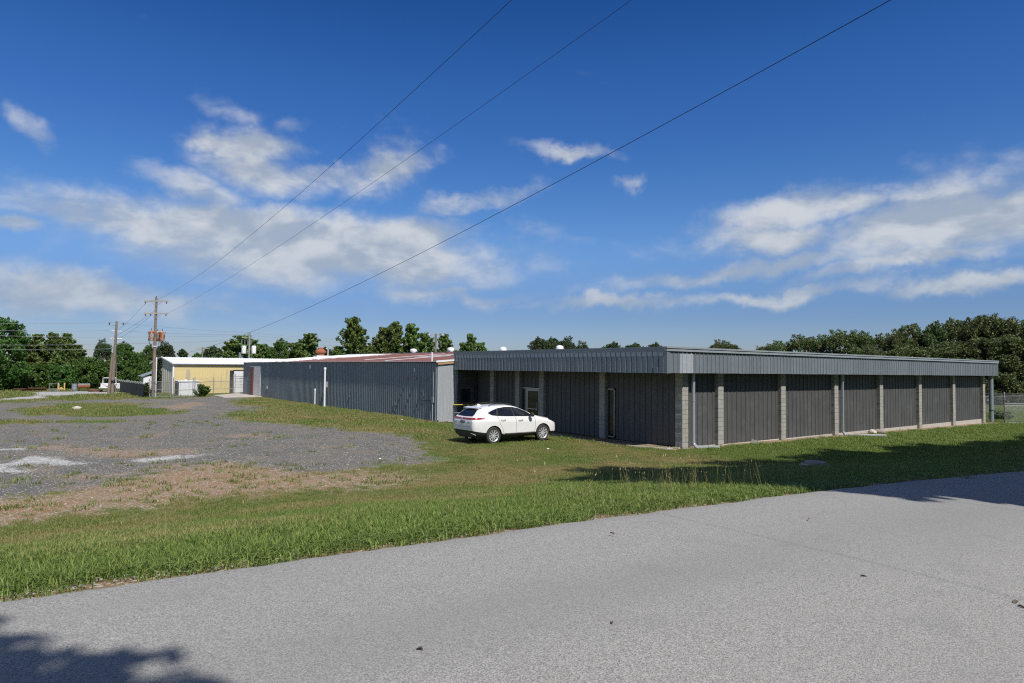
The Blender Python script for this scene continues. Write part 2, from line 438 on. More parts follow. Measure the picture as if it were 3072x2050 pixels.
def fbm(x, y, s=0, o=4):
    r, a, t = 0., 1., 0.
    for k in range(o): r = r + a * vnoise(x * 2 ** k + 17.3 * k, y * 2 ** k - 9.1 * k, s + k); t += a; a *= .55
    return r / t
ROAD_EDGE = 6.2
def road_z(x):
    x = np.asarray(x, float); a = np.clip(x, 0, 21); b = np.clip(x - 21, 0, 60)
    return -(0.02 * a + 0.0009 * a * a) - b * 0.030 + 0.01 * np.clip(-x, 0, 60)
def lot_z(x, y):
    x = np.asarray(x, float); y = np.asarray(y, float)
    z = -1.60 - 0.17 * sstep(17, 23, x) * (1 - sstep(34, 40, y)) - 0.0098 * np.clip(x - 24, 0, 40)
    return z - 0.004 * np.clip(x - 64, 0, 200)
def ground_z(x, y):
    x = np.asarray(x, float); y = np.asarray(y, float)
    rz = road_z(x) - .03; lz = lot_z(x, y)
    toe = 16.5 - 3.5 * sstep(14, 30, x)
    t = np.clip((y - 6.2) / (toe - 6.2), 0, 1); s = t * t * (3 - 2 * t) * 0.55 + t * 0.45
    z = rz * (1 - s) + lz * s
    z = np.where(y < -2.5, rz + 0.25 * sstep(-2.5, -7, y), z)
    return z + sstep(6.6, 9, y) * (fbm(x * .5, y * .5, 5, 3) - .5) * .07
def gz(x, y): return float(ground_z(x, y))

P = {
 'gravel': [(-8,66),(-.6,67.7),(5.3,71.9),(11.8,70.6),(16.8,74.2),(18.5,73.1),(18.4,67.7),(15.1,59.6),(15.2,51.5),(12,48.3),(10.4,45.7),(11.7,39.6),(13.7,34.2),(14.4,31.1),(15.2,29.2),(14.2,25.7),(12.8,22.4),(12.1,20.6),(10.5,20.5),(8.9,20.4),(8,19.8),(7.2,20.5),(6.6,21.8),(5.9,23.5),(3.9,22.7),(2.7,22),(2,20.7),(.7,20.5),(-.1,20.5),(-8,20)],
 'island': [(.4,57.8),(3.1,66.9),(6.9,66.7),(9.1,62.7),(8.2,58),(9.8,53.1),(9.7,50.3),(6.2,47.5),(2.9,50),(1.1,52.7)],
 'island2': [(-3,50.3),(2.1,46.9),(5.5,44.9),(5,42.5),(1.8,44.4),(-3,45.7)],
 'dirt': [(-6,20.5),(.7,20.5),(2,21.5),(4,23.3),(6.1,24.3),(6.7,22.1),(7.2,20.7),(7.9,19.7),(8.8,19.9),(9.7,18.9),(10,17.9),(8.8,17),(7.3,17.1),(6.1,17.4),(4.5,17.6),(3,17.6),(1.7,17.3),(.8,17.3),(-6,17)],
 'tan1': [(7.8,55.5),(12.3,63.9),(14.3,62.9),(11.8,56.1),(9.9,51.4)], 'tan2': [(2.9,34.6),(5.8,35.6),(5.4,34.1),(3.2,33.8)],
 'tan3': [(7.6,33.4),(9,34),(10.2,32.3),(9.4,31.4),(8,32.1)], 'tan4': [(.6,31.6),(1.7,32.9),(3.2,30.6),(6.1,28.8),(5.8,26.9),(3.5,26.9),(2.1,27.8),(1.7,29.7)],
 'tan5': [(-.2,27),(.3,27.4),(1.1,26.3),(1,24.7),(2.5,23.6),(4,24.7),(5.4,24.3),(4.3,23.2),(2.8,22.6),(1.7,22.4),(.8,23.4)],
 'tan6': [(.4,33),(1.8,33.1),(1.9,31.4),(.6,31.6)], 'tan7': [(12,30.3),(13.5,30.3),(13.6,29.5),(12.8,29.5)], 'tan8': [(10.3,26.5),(11.7,26.4),(11.1,25.6)],
 'white1': [(-.0,28.3),(.4,29.3),(1,29.3),(1.6,27.9),(2.3,26.1),(1.9,25.7),(1.4,26.4),(.7,27.1),(.2,26.8),(.8,25.4),(.2,25),(-.6,25.4),(-.6,27.4)],
 'white2': [(3.1,26.4),(4.2,26.8),(5.7,26.8),(5.8,26.4),(4.8,25.8),(3.8,25.6),(3.3,25.8)], 'white3': [(-.6,32.8),(.4,32.4),(.7,31.7),(-.6,31.9)],
 'lane': [(-8,72.5),(-.6,73),(2.3,77),(5.3,82.8),(9.3,84.6),(9.9,86.5),(10.4,93),(8.6,94.5),(1.8,93),(1.9,86.3),(1.6,81.5),(-.7,75.6),(-8,75)],
 'strip': [(23.7,35.6),(23.7,19.1),(22.6,19.1),(22.1,20.9),(22.0,22.9),(22.4,26.4),(22.5,35.6)],
}
def sdf(name, x, y):
    """signed distance to the outline, negative inside"""
    p = np.array(P[name]); q = np.roll(p, -1, 0); d = np.full(np.shape(x), 1e9); ins = np.zeros(np.shape(x), bool)
    for (ax, ay), (bx, by) in zip(p, q):
        ex, ey = bx - ax, by - ay; t = np.clip(((x - ax) * ex + (y - ay) * ey) / (ex * ex + ey * ey), 0, 1)
        d = np.minimum(d, np.hypot(x - ax - t * ex, y - ay - t * ey))
        if ay != by: ins ^= ((ay > y) != (by > y)) & (x < ex * (y - ay) / (by - ay) + ax)
    return np.where(ins, -d, d)
def masks(x, y):
    """gravel, bare dirt, white stone, dryness of the turf"""
    x = np.asarray(x, float); y = np.asarray(y, float)
    k = np.clip((y - 15) / 25, .5, 2.2)
    n = (fbm(x * .9, y * .9, 1) - .5) * 2.4 * k; n2 = (fbm(x * 2.7, y * 2.7, 7) - .5) * 1.6
    def inside(nm, soft=.35, amp=1.): return sstep(soft, -soft, sdf(nm, x, y) + (n + n2) * amp)
    gr = inside('gravel', 1.1)
    gr = gr * (1 - inside('island', .9)) * (1 - .75 * inside('island2', .6))
    lane = inside('lane', .4, .6)
    tan = np.zeros_like(x)
    for nm in ('tan1', 'tan2', 'tan3', 'tan4', 'tan5', 'tan6', 'tan7', 'tan8'): tan = np.maximum(tan, inside(nm, 1.1, .7) * .72)
    wh = np.zeros_like(x)
    for nm in ('white1', 'white2', 'white3'): wh = np.maximum(wh, inside(nm, .6, .55) * .9)
    dirt = inside('dirt', 1.6, 1.2)
    strip = inside('strip', .12, .12)
    facade = sstep(18.55, 18.95, y + n2 * .25) * sstep(23.4, 23.9, x) * sstep(19.6, 19.3, y) * sstep(60, 58, x)
    dirt = np.maximum(np.maximum(dirt, tan * gr), np.maximum(strip, facade))
    gr = np.maximum(gr, lane); wh = np.maximum(wh, lane * .75)
    edge = sstep(6.75, 6.3, y + n2 * .12) * sstep(5.5, 6.0, y)
    dirt = np.maximum(dirt, edge * .8)
    # dry towards the lot, lush along the road and in front of the long facade
    dry = .05 + .22 * sstep(7.2, 10, y) + .24 * sstep(11.5, 16, y) * sstep(27, 19, x)
    dry = np.where(y > 28, .42, dry)
    dry = dry - .50 * sstep(20, 28, x) * sstep(9, 14, y) * (y < 26) + (fbm(x * .55, y * .55, 31, 4) - .5) * 1.1
    dry = dry - .10 * sstep(8.2, 6.4, y)
    return gr, dirt, wh, np.clip(dry, 0, 1)

def axis(lo, hi, fine, far):
    """fine = (start, end, step) bands, then steps that grow to the horizon"""
    v = []
    for a, b, s in fine: v += list(np.arange(a, b - 1e-6, s))
    v.append(fine[-1][1]); step = fine[-1][2]
    while v[-1] < hi: step *= 1.35; v.append(v[-1] + step)
    w = []; step = fine[0][2]; t = fine[0][0]
    while t > lo: step *= 1.35; t -= step; w.append(t)
    return np.array(w[::-1] + v)
gx = axis(-4000, 5000, [(-4, 26, .2), (26, 64, .35)], 1); gy = axis(-4000, 5000, [(5.6, 30, .17), (30, 60, .32), (60, 100, .55)], 1)
XX, YY = np.meshgrid(gx, gy, indexing='ij'); ZZ = ground_z(XX, YY)
nx, ny = len(gx), len(gy); idx = np.arange(nx * ny).reshape(nx, ny)
quads = np.stack([idx[:-1, :-1], idx[1:, :-1], idx[1:, 1:], idx[:-1, 1:]], -1).reshape(-1, 4)
def fast_mesh(name, verts, polys):
    me = bpy.data.meshes.new(name); nv, nf, k = len(verts), len(polys), polys.shape[1]
    me.vertices.add(nv); me.vertices.foreach_set('co', np.ascontiguousarray(verts, np.float32).ravel())
    if nf:
        me.loops.add(nf * k); me.loops.foreach_set('vertex_index', np.ascontiguousarray(polys, np.int32).ravel())
        me.polygons.add(nf); me.polygons.foreach_set('loop_start', np.arange(0, nf * k, k, dtype=np.int32))
        try: me.polygons.foreach_set('loop_total', np.full(nf, k, np.int32))
        except Exception: pass
    me.update(calc_edges=True); return me
def put_attr(me, name, vals, typ='FLOAT'):
    a = me.attributes.new(name, typ, 'POINT')
    if typ == 'FLOAT_VECTOR': a.data.foreach_set('vector', np.ascontiguousarray(vals, np.float32).ravel())
    else: a.data.foreach_set('value', np.ascontiguousarray(vals, np.int32 if typ == 'INT' else np.float32).ravel())
gme = fast_mesh('ground', np.stack([XX, YY, ZZ], -1).reshape(-1, 3), quads)
gr, di, wh, dr = masks(XX.ravel(), YY.ravel())
for nm, vals in (('gravel', gr), ('dirt', di), ('white', wh), ('dry', dr)): put_attr(gme, nm, vals)
gme.polygons.foreach_set('use_smooth', [True] * len(gme.polygons))

def ground_mat():
    mt, N, b, _ = new_mat('lot_and_lawn')
    pos = N.n('ShaderNodeNewGeometry').outputs['Position']
    g, d, w, y = (N.attr(k) for k in ('gravel', 'dirt', 'white', 'dry'))
    fine = N.noise(pos, 38., 5, .7); mid = N.noise(pos, 5., 5, .62); big = N.noise(pos, .8, 4, .55)
    st = N.voro(pos, 34., 'Color'); sv = N.sep(st)[0]
    green = N.mix(fine, (.062, .088, .022), (.150, .182, .050)); straw = N.mix(fine, (.130, .105, .042), (.300, .235, .105))
    turf = N.mix(N.ss(.25, .75, N.math('ADD', y, N.math('MULTIPLY', N.math('SUBTRACT', mid, .5), .9))), green, straw)
    soil = N.mix(N.ss(.35, .7, big), (.28, .185, .115), (.28, .145, .075)); soil = N.mix(N.math('MULTIPLY', fine, .35), soil, (.36, .27, .185)); soil = N.mix(N.math('MULTIPLY', N.ss(.48, .66, mid), .55), soil, (.20, .17, .14))
    soil = N.mix(N.ss(.80, .90, sv), soil, (.50, .46, .41))
    stone = N.mix(N.math('MULTIPLY_ADD', sv, .6, N.math('MULTIPLY', fine, .4)), (.068, .067, .059), (.208, .205, .183)); stone = N.mix(N.ss(.93, .97, N.math('ADD', sv, N.math('MULTIPLY', fine, .03))), stone, (.55, .54, .52))
    stone = N.mix(N.math('MULTIPLY', N.ss(.42, .70, big), .5), stone, (.235, .195, .155))
    white = N.mix(sv, (.36, .36, .35), (.66, .66, .645))
    br = N.math('MULTIPLY', N.math('SUBTRACT', N.math('ADD', N.math('MULTIPLY', mid, .5), N.math('ADD', N.math('MULTIPLY', fine, .28), N.math('MULTIPLY', sv, .22))), .5), 1.9)
    c = N.mix(N.ss(.34, .66, N.math('ADD', g, br)), turf, stone)
    c = N.mix(N.math('MULTIPLY', N.ss(.28, .85, N.math('ADD', d, br)), .88), c, soil)
    c = N.mix(N.math('MULTIPLY', N.ss(.40, .85, N.math('ADD', w, N.math('MULTIPLY', br, 1.2))), .85), c, white)
    N.put(b.inputs['Base Color'], c); b.inputs['Roughness'].default_value = .95; b.inputs['Specular IOR Level'].default_value = .15
    h = N.math('ADD', N.math('MULTIPLY', sv, .5), fine)
    N.put(b.inputs['Normal'], N.bump(h, .7, .03))
    return mt
gme.materials.append(ground_mat())
ground = bpy.data.objects.new('ground', gme); C.objects.link(ground)
tag(ground, 'gravel lot and dry mown lawn sloping down from the road', 'ground', kind='structure')

# the road: one worn sheet of asphalt with a ragged edge
def road_mat():
    mt, N, b, _ = new_mat('worn_asphalt')
    pos = N.n('ShaderNodeNewGeometry').outputs['Position']; x, y, z = N.sep(pos)
    a1 = N.voro(pos, 150., 'Color'); sv = N.sep(a1)[0]; a2 = N.noise(pos, 75., 5, .8); a3 = N.noise(pos, 230., 3, .7)
    big = N.noise(N.map(pos, (.12, .7, 1)), 1.0, 5, .6); mid = N.noise(pos, 1.6, 5, .6)
    t = N.math('ADD', N.math('MULTIPLY', sv, .55), N.math('ADD', N.math('MULTIPLY', a2, .75), N.math('MULTIPLY', a3, .35)))
    c = N.mix(N.ss(.42, 1.22, t), (.135, .132, .124), (.440, .432, .405))
    c = N.mix(N.math('MULTIPLY', N.ss(.35, .75, big), .5), c, (.235, .231, .218))
    c = N.mix(N.math('MULTIPLY', N.ss(.55, .72, mid), .22), c, (.18, .176, .170))
    track = N.math('ABSOLUTE', N.math('SUBTRACT', N.math('ADD', y, N.math('MULTIPLY', big, .8)), 4.2))
    c = N.mix(N.math('MULTIPLY', N.ss(.9, .1, track), .26), c, (.20, .196, .188))
    N.put(b.inputs['Base Color'], c); b.inputs['Roughness'].default_value = .85; b.inputs['Specular IOR Level'].default_value = .3
    N.put(b.inputs['Normal'], N.bump(t, .4, .006))
    return mt
rx = axis(-400, 700, [(-6, 26, .1), (26, 60, .5)], 1); ry = np.linspace(-1.1, 6.2, 30)
RX, RY = np.meshgrid(rx, ry, indexing='ij')
wob = (fbm(rx * .8, rx * 0 + 3, 3, 3) - .5) * .16 + (fbm(rx * 5, rx * 0 + 9, 4, 3) - .5) * .07
tt = (RY + 1.1) / 7.3; RY = RY + wob[:, None] * sstep(.8, 1, tt)
RZ = road_z(RX) + .012 + .05 * (1 - (2 * tt - 1) ** 2) - .05 * sstep(.985, 1., tt)
i2 = np.arange(RX.size).reshape(RX.shape)
rme = fast_mesh('road', np.stack([RX, RY, RZ], -1).reshape(-1, 3), np.stack([i2[:-1, :-1], i2[1:, :-1], i2[1:, 1:], i2[:-1, 1:]], -1).reshape(-1, 4))
rme.polygons.foreach_set('use_smooth', [True] * len(rme.polygons)); rme.materials.append(road_mat())
road = bpy.data.objects.new('road', rme); C.objects.link(road)
tag(road, 'worn grey asphalt road with ragged grassy edge', 'road', kind='structure')

# ------------------------------------------------------------------ ribbed sheet metal
def ribbed(L, pitch, rib_h=.034, rib_w=.055, flat_first=None, minor=0.):
    """outline (u, depth) of a ribbed sheet of width L"""
    pr = [(0., 0.)]; u = pitch * .5 if flat_first is None else flat_first
    while u < L - rib_w * .6:
        if minor:
            for q in (u - pitch * .36, u - pitch * .14):
                if q - .015 > pr[-1][0]: pr += [(q - .012, 0.), (q - .006, minor), (q + .006, minor), (q + .012, 0.)]
        pr += [(u - rib_w / 2, 0.), (u - rib_w * .26, rib_h), (u + rib_w * .26, rib_h), (u + rib_w / 2, 0.)]; u += pitch
    pr.append((L, 0.)); return pr
def sheet_mesh(name, prof, H, mat, top_slope=0., bot=0.):
    """local: u along +X, depth towards -Y, height Z; top edge may slope"""
    vv, ff = [], []
    for u, d in prof: vv += [(u, -d, bot), (u, -d, H + top_slope * u)]
    for i in range(len(prof) - 1): ff.append((2 * i, 2 * i + 2, 2 * i + 3, 2 * i + 1))
    n = len(vv)    # turned edges give the sheet its thickness
    for u, d in prof: vv += [(u, -d + .012, bot), (u, -d + .012, H + top_slope * u)]
    for i in range(len(prof) - 1):
        ff.append((2 * i, n + 2 * i, n + 2 * i + 2, 2 * i + 2)); ff.append((2 * i + 1, 2 * i + 3, n + 2 * i + 3, n + 2 * i + 1))
    me = bpy.data.meshes.new(name); me.from_pydata(vv, [], ff); me.materials.append(mat); me.update(); return me
FACE_ROAD, FACE_LOT = 0., -math.pi / 2          # a sheet that faces -Y, and one that faces -X (u then runs along -Y)

# ------------------------------------------------------------------ the office: block pilasters, ribbed bays, a deep fascia all round
FX, FY, FXE, FYE = 21.88, 18.76, 58.25, 35.50      # fascia planes and far ends
WX, WY = 23.64, 19.43                              # wall planes
def drop(x): return -.15 * (x - FX) / (FXE - FX)   # the eave falls a little to the east
office = thing('office_building', 'dark grey metal office with block pilasters and deep galvanised fascia', 'building', (23.44, 19.23, -1.78))
office.location = (0, 0, 0)
b = MB().box((WX + .06, WY + .06, -2.8), (57.35, 35.45, 2.30)); b.build('wall_core', M['trim_dark'], office)
# slab under the walls
MB().box((WX - .10, WY - .06, -2.8), (57.5, 35.40, -1.80)).build('foundation', M['concrete'], office, bevel=.01)
# pilasters of single blocks
blockA = MB().box((0, 0, 0), (.398, .21, .192)).mesh('block', M['block'])
bm = bmesh.new(); bm.from_mesh(blockA); bmesh.ops.bevel(bm, geom=bm.edges[:], offset=.004, segments=1, affect='EDGES'); bm.to_mesh(blockA); bm.free()
blockB = MB().box((0, 0, 0), (.194, .21, .192)).mesh('block', M['block'])
bm = bmesh.new(); bm.from_mesh(blockB); bmesh.ops.bevel(bm, geom=bm.edges[:], offset=.004, segments=1, affect='EDGES'); bm.to_mesh(blockB); bm.free()
pr_ = random.Random(4)
def pilaster(x0, y0, road_side, zb=None, zt=1.52, corner=False):
    zb = float(lot_z(x0, y0)) - .16 if zb is None else zb
    w, d = (.40, .30) if road_side else (.30, .38)
    if corner: w, d = .40, .40
    p = MB().box((x0 + .016, y0 + .016, zb), (x0 + w - .016, y0 + d - .016, zt)).build('pilaster', M['mortar'], office)
    z = zb; k = 0
    while z + .192 < zt + .1:
        h = min(1., (zt - z) / .192)
        j = lambda: pr_.uniform(-.0025, .0025)
        if corner:
            if k % 2:
                inst('block', blockA, p, (x0 + j(), y0 + j(), z + .005), (0, 0, 0), (1.005, .92, h)); inst('block', blockA, p, (x0 + j(), y0 + .2 + j(), z + .005), (0, 0, 0), (1.005, .92, h))
            else:
                inst('block', blockA, p, (x0 + .1995 + j(), y0 + j(), z + .005), (0, 0, math.pi / 2), (1.0, .92, h)); inst('block', blockA, p, (x0 + .401 + j(), y0 + j(), z + .005), (0, 0, math.pi / 2), (1.0, .92, h))
        elif road_side:
            if k % 2: inst('block', blockA, p, (x0 + j(), y0 + j(), z + .005), (0, 0, 0), (1.005, 1, h))
            else:
                inst('block', blockB, p, (x0 + j(), y0 + j(), z + .005), (0, 0, 0), (1.02, 1, h)); inst('block', blockB, p, (x0 + .202 + j(), y0 + j(), z + .005), (0, 0, 0), (1.02, 1, h))
        else:
            if k % 2: inst('block', blockA, p, (x0 + .21 + j(), y0 + j(), z + .005), (0, 0, math.pi / 2), (.95, 1, h))
            else:
                inst('block', blockB, p, (x0 + .21 + j(), y0 + j(), z + .005), (0, 0, math.pi / 2), (.95, 1, h)); inst('block', blockB, p, (x0 + .21 + j(), y0 + .192 + j(), z + .005), (0, 0, math.pi / 2), (.95, 1, h))
        z += .2032; k += 1
    return p
pilaster(23.44, 19.23, True, corner=True)
PX = [25.94, 31.0, 36.13, 41.27, 46.45, 51.62, 56.88]
for x in PX: pilaster(x, 19.23, True)
PY = [24.01, 28.75, 30.95, 33.51]
for y in PY: pilaster(23.44, y, False)
# siding bays towards the road
def bay_road(x0, x1):
    L = x1 - x0; k = round(L / .36); pt = L / k
    inst('wall_panel', sheet_mesh('wall_panel', ribbed(L, pt, .026, .035), 3.30, M['grey_wall']), office, (x0, WY, -1.74 + drop(x0) * .0 - .0098 * (x0 - 24)))
    MB().box((x0, WY - .045, -2.3), (x1, WY + .03, -1.76 - .0098 * (x0 - 24))).build('sill_strip', M['concrete'], office)
for a, e in zip([23.84] + [x + .40 for x in PX[:-1]], PX): bay_road(a, e)
# siding bays towards the lot
def bay_lot(y0, y1, z0=-1.74, z1=1.56):
    L = y1 - y0; k = max(1, round(L / .36)); pt = L / k
    inst('wall_panel', sheet_mesh('wall_panel', ribbed(L, pt, .026, .035), z1 - z0, M['grey_wall']), office, (WX, y1, z0), (0, 0, FACE_LOT))
bay_lot(19.63, 23.44); bay_lot(24.40, 28.75); bay_lot(31.34, 33.51); bay_lot(33.90, 35.50)
bay_lot(23.44, 24.01, .70); bay_lot(29.14, 30.95, .56)
# tall slot window beside a pilaster
wn = MB(); y0, y1, z0, z1 = 23.46, 23.99, -1.68, .68
for lo, hi in (((y0, z0), (y0 + .05, z1)), ((y1 - .05, z0), (y1, z1)), ((y0, z1 - .05), (y1, z1)), ((y0, z0), (y1, z0 + .06))): wn.box((WX - .07, lo[0], lo[1]), (WX + .05, hi[0], hi[1]))
wn = wn.build('window', M['alu'], office); tag(wn, 'tall narrow dark window with aluminium frame')
MB().box((WX - .01, y0 + .052, z0 + .062), (WX + .02, y1 - .052, z1 - .052)).build('pane', M['glass'], wn)
# glazed entrance with a sidelight
dn = MB(); y0, y1 = 29.16, 30.94
for lo, hi in (((y0, -1.76), (y0 + .06, .54)), ((30.46, -1.76), (30.52, .54)), ((y1 - .05, -1.76), (y1, .54)), ((y0 + .06, .48), (30.46, .54)), ((30.52, .48), (y1 - .05, .54)), ((30.52, -1.76), (y1 - .05, -1.6))): dn.box((WX - .06, lo[0], lo[1]), (WX + .05, hi[0], hi[1]))
fr = dn.build('door_frame', M['alu'], office)
MB().box((WX - .005, 30.522, -1.60), (WX + .02, y1 - .052, .478)).build('pane', M['glass'], fr)
dr_ = MB()
for lo, hi in (((29.24, -1.74), (29.36, .47)), ((30.34, -1.74), (30.455, .47)), ((29.36, .36), (30.34, .47)), ((29.36, -1.74), (30.34, -1.52))): dr_.box((WX - .05, lo[0], lo[1]), (WX + .0, hi[0], hi[1]))
dr_ = dr_.build('door', M['alu'], office)
MB().box((WX - .03, 29.362, -1.52), (WX - .015, 30.338, .358)).build('pane', M['glass'], dr_)
MB().tube([(WX - .05, 29.42, -.72), (WX - .11, 29.42, -.72), (WX - .11, 29.42, -.25), (WX - .05, 29.42, -.25)], .014).box((WX - .10, 29.36, -.66), (WX - .07, 30.34, -.62)).build('handle', M['galv_bright'], dr_)
# fascia sheets: each sheet its own piece
SW = .84
n = int((FXE - FX) / SW); SWx = (FXE - FX) / n
for i in range(n):
    x = FX + i * SWx; z = 1.50 + drop(x)
    me = sheet_mesh('fascia_panel', ribbed(SWx, SWx / 3, .030, .050), .885, M['galv_fascia'], drop(FX + 1))
    o = inst('fascia_panel', me, office, (x, FY + pr_.uniform(-.004, .004), z + pr_.uniform(-.004, .004)), (0, 0, FACE_ROAD))
    if i == 1: o.data.materials[0] = M['galv_bright']
n = int((FYE - FY) / .92); SWy = (FYE - FY) / n
me = sheet_mesh('fascia_panel', ribbed(SWy, SWy / 3, .040, .062), .90, M['galv_fascia'])
for i in range(n):
    inst('fascia_panel', me, office, (FX + pr_.uniform(-.001, .001), FYE - i * SWy, 1.49 + pr_.uniform(-.003, .003)), (0, 0, FACE_LOT))
def slope_box(bm_, x0, x1, ya, yb, za, zb):
    vv = []
    for x in (x0, x1):
        for y, z in ((ya, za), (yb, za), (yb, zb), (ya, zb)): vv.append((x, y, z + drop(x)))
    bm_.add(vv, [(0, 1, 2, 3), (7, 6, 5, 4), (0, 4, 5, 1), (1, 5, 6, 2), (2, 6, 7, 3), (3, 7, 4, 0)])
for nm, o_, za, zb, mt in (('roof_edge_flashing', .10, 2.535, 2.605, 'trim_galv'), ('gutter', .075, 2.415, 2.505, 'trim_galv'), ('shadow_gap', .012, 2.36, 2.56, 'trim_dark')):
    m1 = MB(); slope_box(m1, FX - (o_ if nm != 'shadow_gap' else .01), FXE + .05, FY - o_, FY + .06, za, zb); m1.build(nm, M[mt], office)  # shadow_gap: near-black strip paints the shade between flashing, gutter and cladding
MB().box((FX - .044, FY + .062, 2.40), (FX + .05, FYE + .02, 2.535)).box((FX - .052, FY + .062, 2.537), (FX + .05, FYE + .02, 2.60)).build('roof_edge_flashing', M['galv_fascia'], office)
MB().box((FX - .035, FY - .045, 1.485), (FX + .16, FY + .14, 2.412)).build('corner_flashing', M['galv_fascia'], office)
MB().box((FXE - .10, FY - .04, 1.34), (FXE + .03, FY + 1.2, 2.26)).build('end_flashing', M['galv_fascia'], office)
sf = MB(); slope_box(sf, FX + .03, FXE - .02, FY + .02, WY + .2, 1.52, 1.55); sf.build('soffit', M['grey_wall'], office)
MB().box((FX + .03, WY + .2, 1.52), (WX + .2, FYE, 1.55)).build('soffit', M['grey_wall'], office)
# low roof
rf = MB(); vv = []
for x in (FX - .02, FXE): vv += [(x, FY, 2.56 + drop(x)), (x, FYE + .05, 2.56 + drop(x)), (x, FYE + .05, 2.2), (x, FY + .03, 2.2)]
rf.add(vv, [(0, 1, 2, 3), (7, 6, 5, 4), (0, 4, 5, 1), (1, 5, 6, 2), (2, 6, 7, 3), (3, 7, 4, 0)]); rf.build('roof', M['trim_galv'], office)
MB().tube([(36.4, 21, 2.4), (36.4, 21, 2.78)], .03).build('flue', M['galv_post'], office)

# rain pipes on the long facade
def downspout(x, y, w, d, zt, label, toe=None, round_=0.):
    o = thing('downspout', label, 'downspout', (x, y, gz(x, y - .3)), group='rain pipes on the long facade')
    g0 = 0.; m1 = MB(); zt -= o.location.z
    if round_:
        m1.tube([(0, 0, .12), (0, 0, zt)], round_, 18); m1.build('pipe', M['galv_dark'], o, smooth=True)
        MB().lathe([(round_ + .004, 0), (round_ + .018, 0), (round_ + .018, .04), (round_ + .004, .04)], 18, (0, 0, .92)).build('strap', M['black'], o)
    else:
        m1.box((-w / 2, -d / 2, .16), (w / 2, d / 2, zt)); m1.build('pipe', M['trim_galv'], o, bevel=.012)
        m2 = MB().beam((0, -.01, .20), (.10, -.06, .05), w, d, up=(0, 1, 0)); m2.beam((.08, -.05, .06), toe, w, d, up=(0, 0, 1)); m2.build('elbow', M['galv_bright'], o, bevel=.01)
        MB().box((-w / 2 - .012, -d / 2 - .012, zt * .62), (w / 2 + .012, d / 2 + .03, zt * .62 + .035)).build('strap', M['galv_post'], o)
    return o
downspout(24.02, 19.10, .13, .10, 1.50, 'wide galvanised downspout by the office corner, its elbow lying in the grass', (1.05, -.55, .05))
downspout(36.72, 19.10, .10, .10, 1.45, 'slim galvanised downspout halfway along the facade with a long foot', (1.6, -1.55, .05))
downspout(57.85, 19.05, 0, 0, 1.40, 'fat round drain pipe at the far end of the facade', round_=.145)

# white mushroom vents on the roofs
def roof_vent(x, y, z, r, label):
    o = thing('roof_vent', label, 'roof vent', (x, y, z), group='white roof vents')
    MB().lathe([(r * .72, -.25), (r * .72, .18)], 20).build('neck', M['white_paint'], o, smooth=True)
    MB().lathe([(r * .80, .13), (r, .15), (r, .30), (r * .94, .36), (r * .55, .43), (.02, .45)], 24).build('hood', M['white_roof'], o, smooth=True)
roof_vent(33.0, 61.5, 3.02, .34, 'white mushroom vent on the red roof beside the lamp pole, the left one')
roof_vent(33.0, 54.2, 3.02, .34, 'white mushroom vent on the red roof close behind the fascia end')
roof_vent(25.2, 35.0, 2.52, .22, 'small white vent cap above the office fascia, nearer the red roof')
roof_vent(25.4, 29.7, 2.52, .22, 'small white vent cap peeping over the middle of the office fascia')

# ------------------------------------------------------------------ the long grey warehouse behind
GX, GY0, GY1 = 20.75, 35.57, 78.0
ware = thing('warehouse', 'long low blue grey ribbed warehouse with peeling red and white roof', 'building')
MB().prism([(GX + .05, -2.4), (GX + .05, 1.88), (32.94, 2.86), (45.1, 1.88), (45.1, -2.4)], GY0 + .05, GY1 - .05, 'Y').build('wall_core', M['trim_dark'], ware)
n = 47; L = (GY1 - GY0) / n
me = sheet_mesh('siding_sheet', ribbed(L, L / 3, .046, .068), 3.50, M['galv_dark'])
DO0, DO1 = 71.5, 75.0
me_d = sheet_mesh('siding_sheet', ribbed(L, L / 3, .040, .066), .42, M['galv_dark'])
for i in range(n):
    y1 = GY1 - i * L; y0 = y1 - L
    if y0 > DO0 - .3 and y1 < DO1 + .4: inst('siding_sheet', me_d, ware, (GX + pr_.uniform(-.004, .004), y1, 1.50), (0, 0, FACE_LOT))
    else: inst('siding_sheet', me, ware, (GX + pr_.uniform(-.0012, .0012), y1, -1.58 + pr_.uniform(-.02, .01)), (0, 0, FACE_LOT))
MB().box((GX - .03, GY0, -1.9), (GX + .10, GY1, -1.56)).build('foundation', M['mortar'], ware)
# end wall of bright galvanised sheets with a half-glazed door
n = 4; L = (WX - GX) / n
for i in range(n):
    x = GX + i * L
    if i < 2:
        inst('siding_sheet', sheet_mesh('siding_sheet', ribbed(L, L / 2 if i else L, .016, .03), 3.42 + .085 * i * L, M['galv_bright'], .085), ware, (x, GY0, -1.66))
inst('siding_sheet', sheet_mesh('siding_sheet', ribbed(WX - 22.20, .36, .022, .035), 3.2 + .12, M['grey_wall'], .085), ware, (22.20, GY0 - .005, -1.66))  # same end wall; the dark colour paints in the fascia's shade
dd = MB()
for lo, hi in (((22.14, -1.62), (22.20, .58)), ((23.26, -1.62), (23.32, .58)), ((22.20, .50), (23.26, .58))): dd.box((lo[0], GY0 - .10, lo[1]), (hi[0], GY0 - .02, hi[1]))
dd = dd.build('door_frame', M['grey_wall'], ware)
d2 = MB()
for lo, hi in (((22.205, -1.60), (22.36, .49)), ((23.08, -1.60), (23.255, .49)), ((22.36, .32), (23.08, .49)), ((22.36, -1.60), (23.08, -.50))): d2.box((lo[0], GY0 - .085, lo[1]), (hi[0], GY0 - .035, hi[1]))
d2 = d2.build('door', M['grey_wall'], ware)
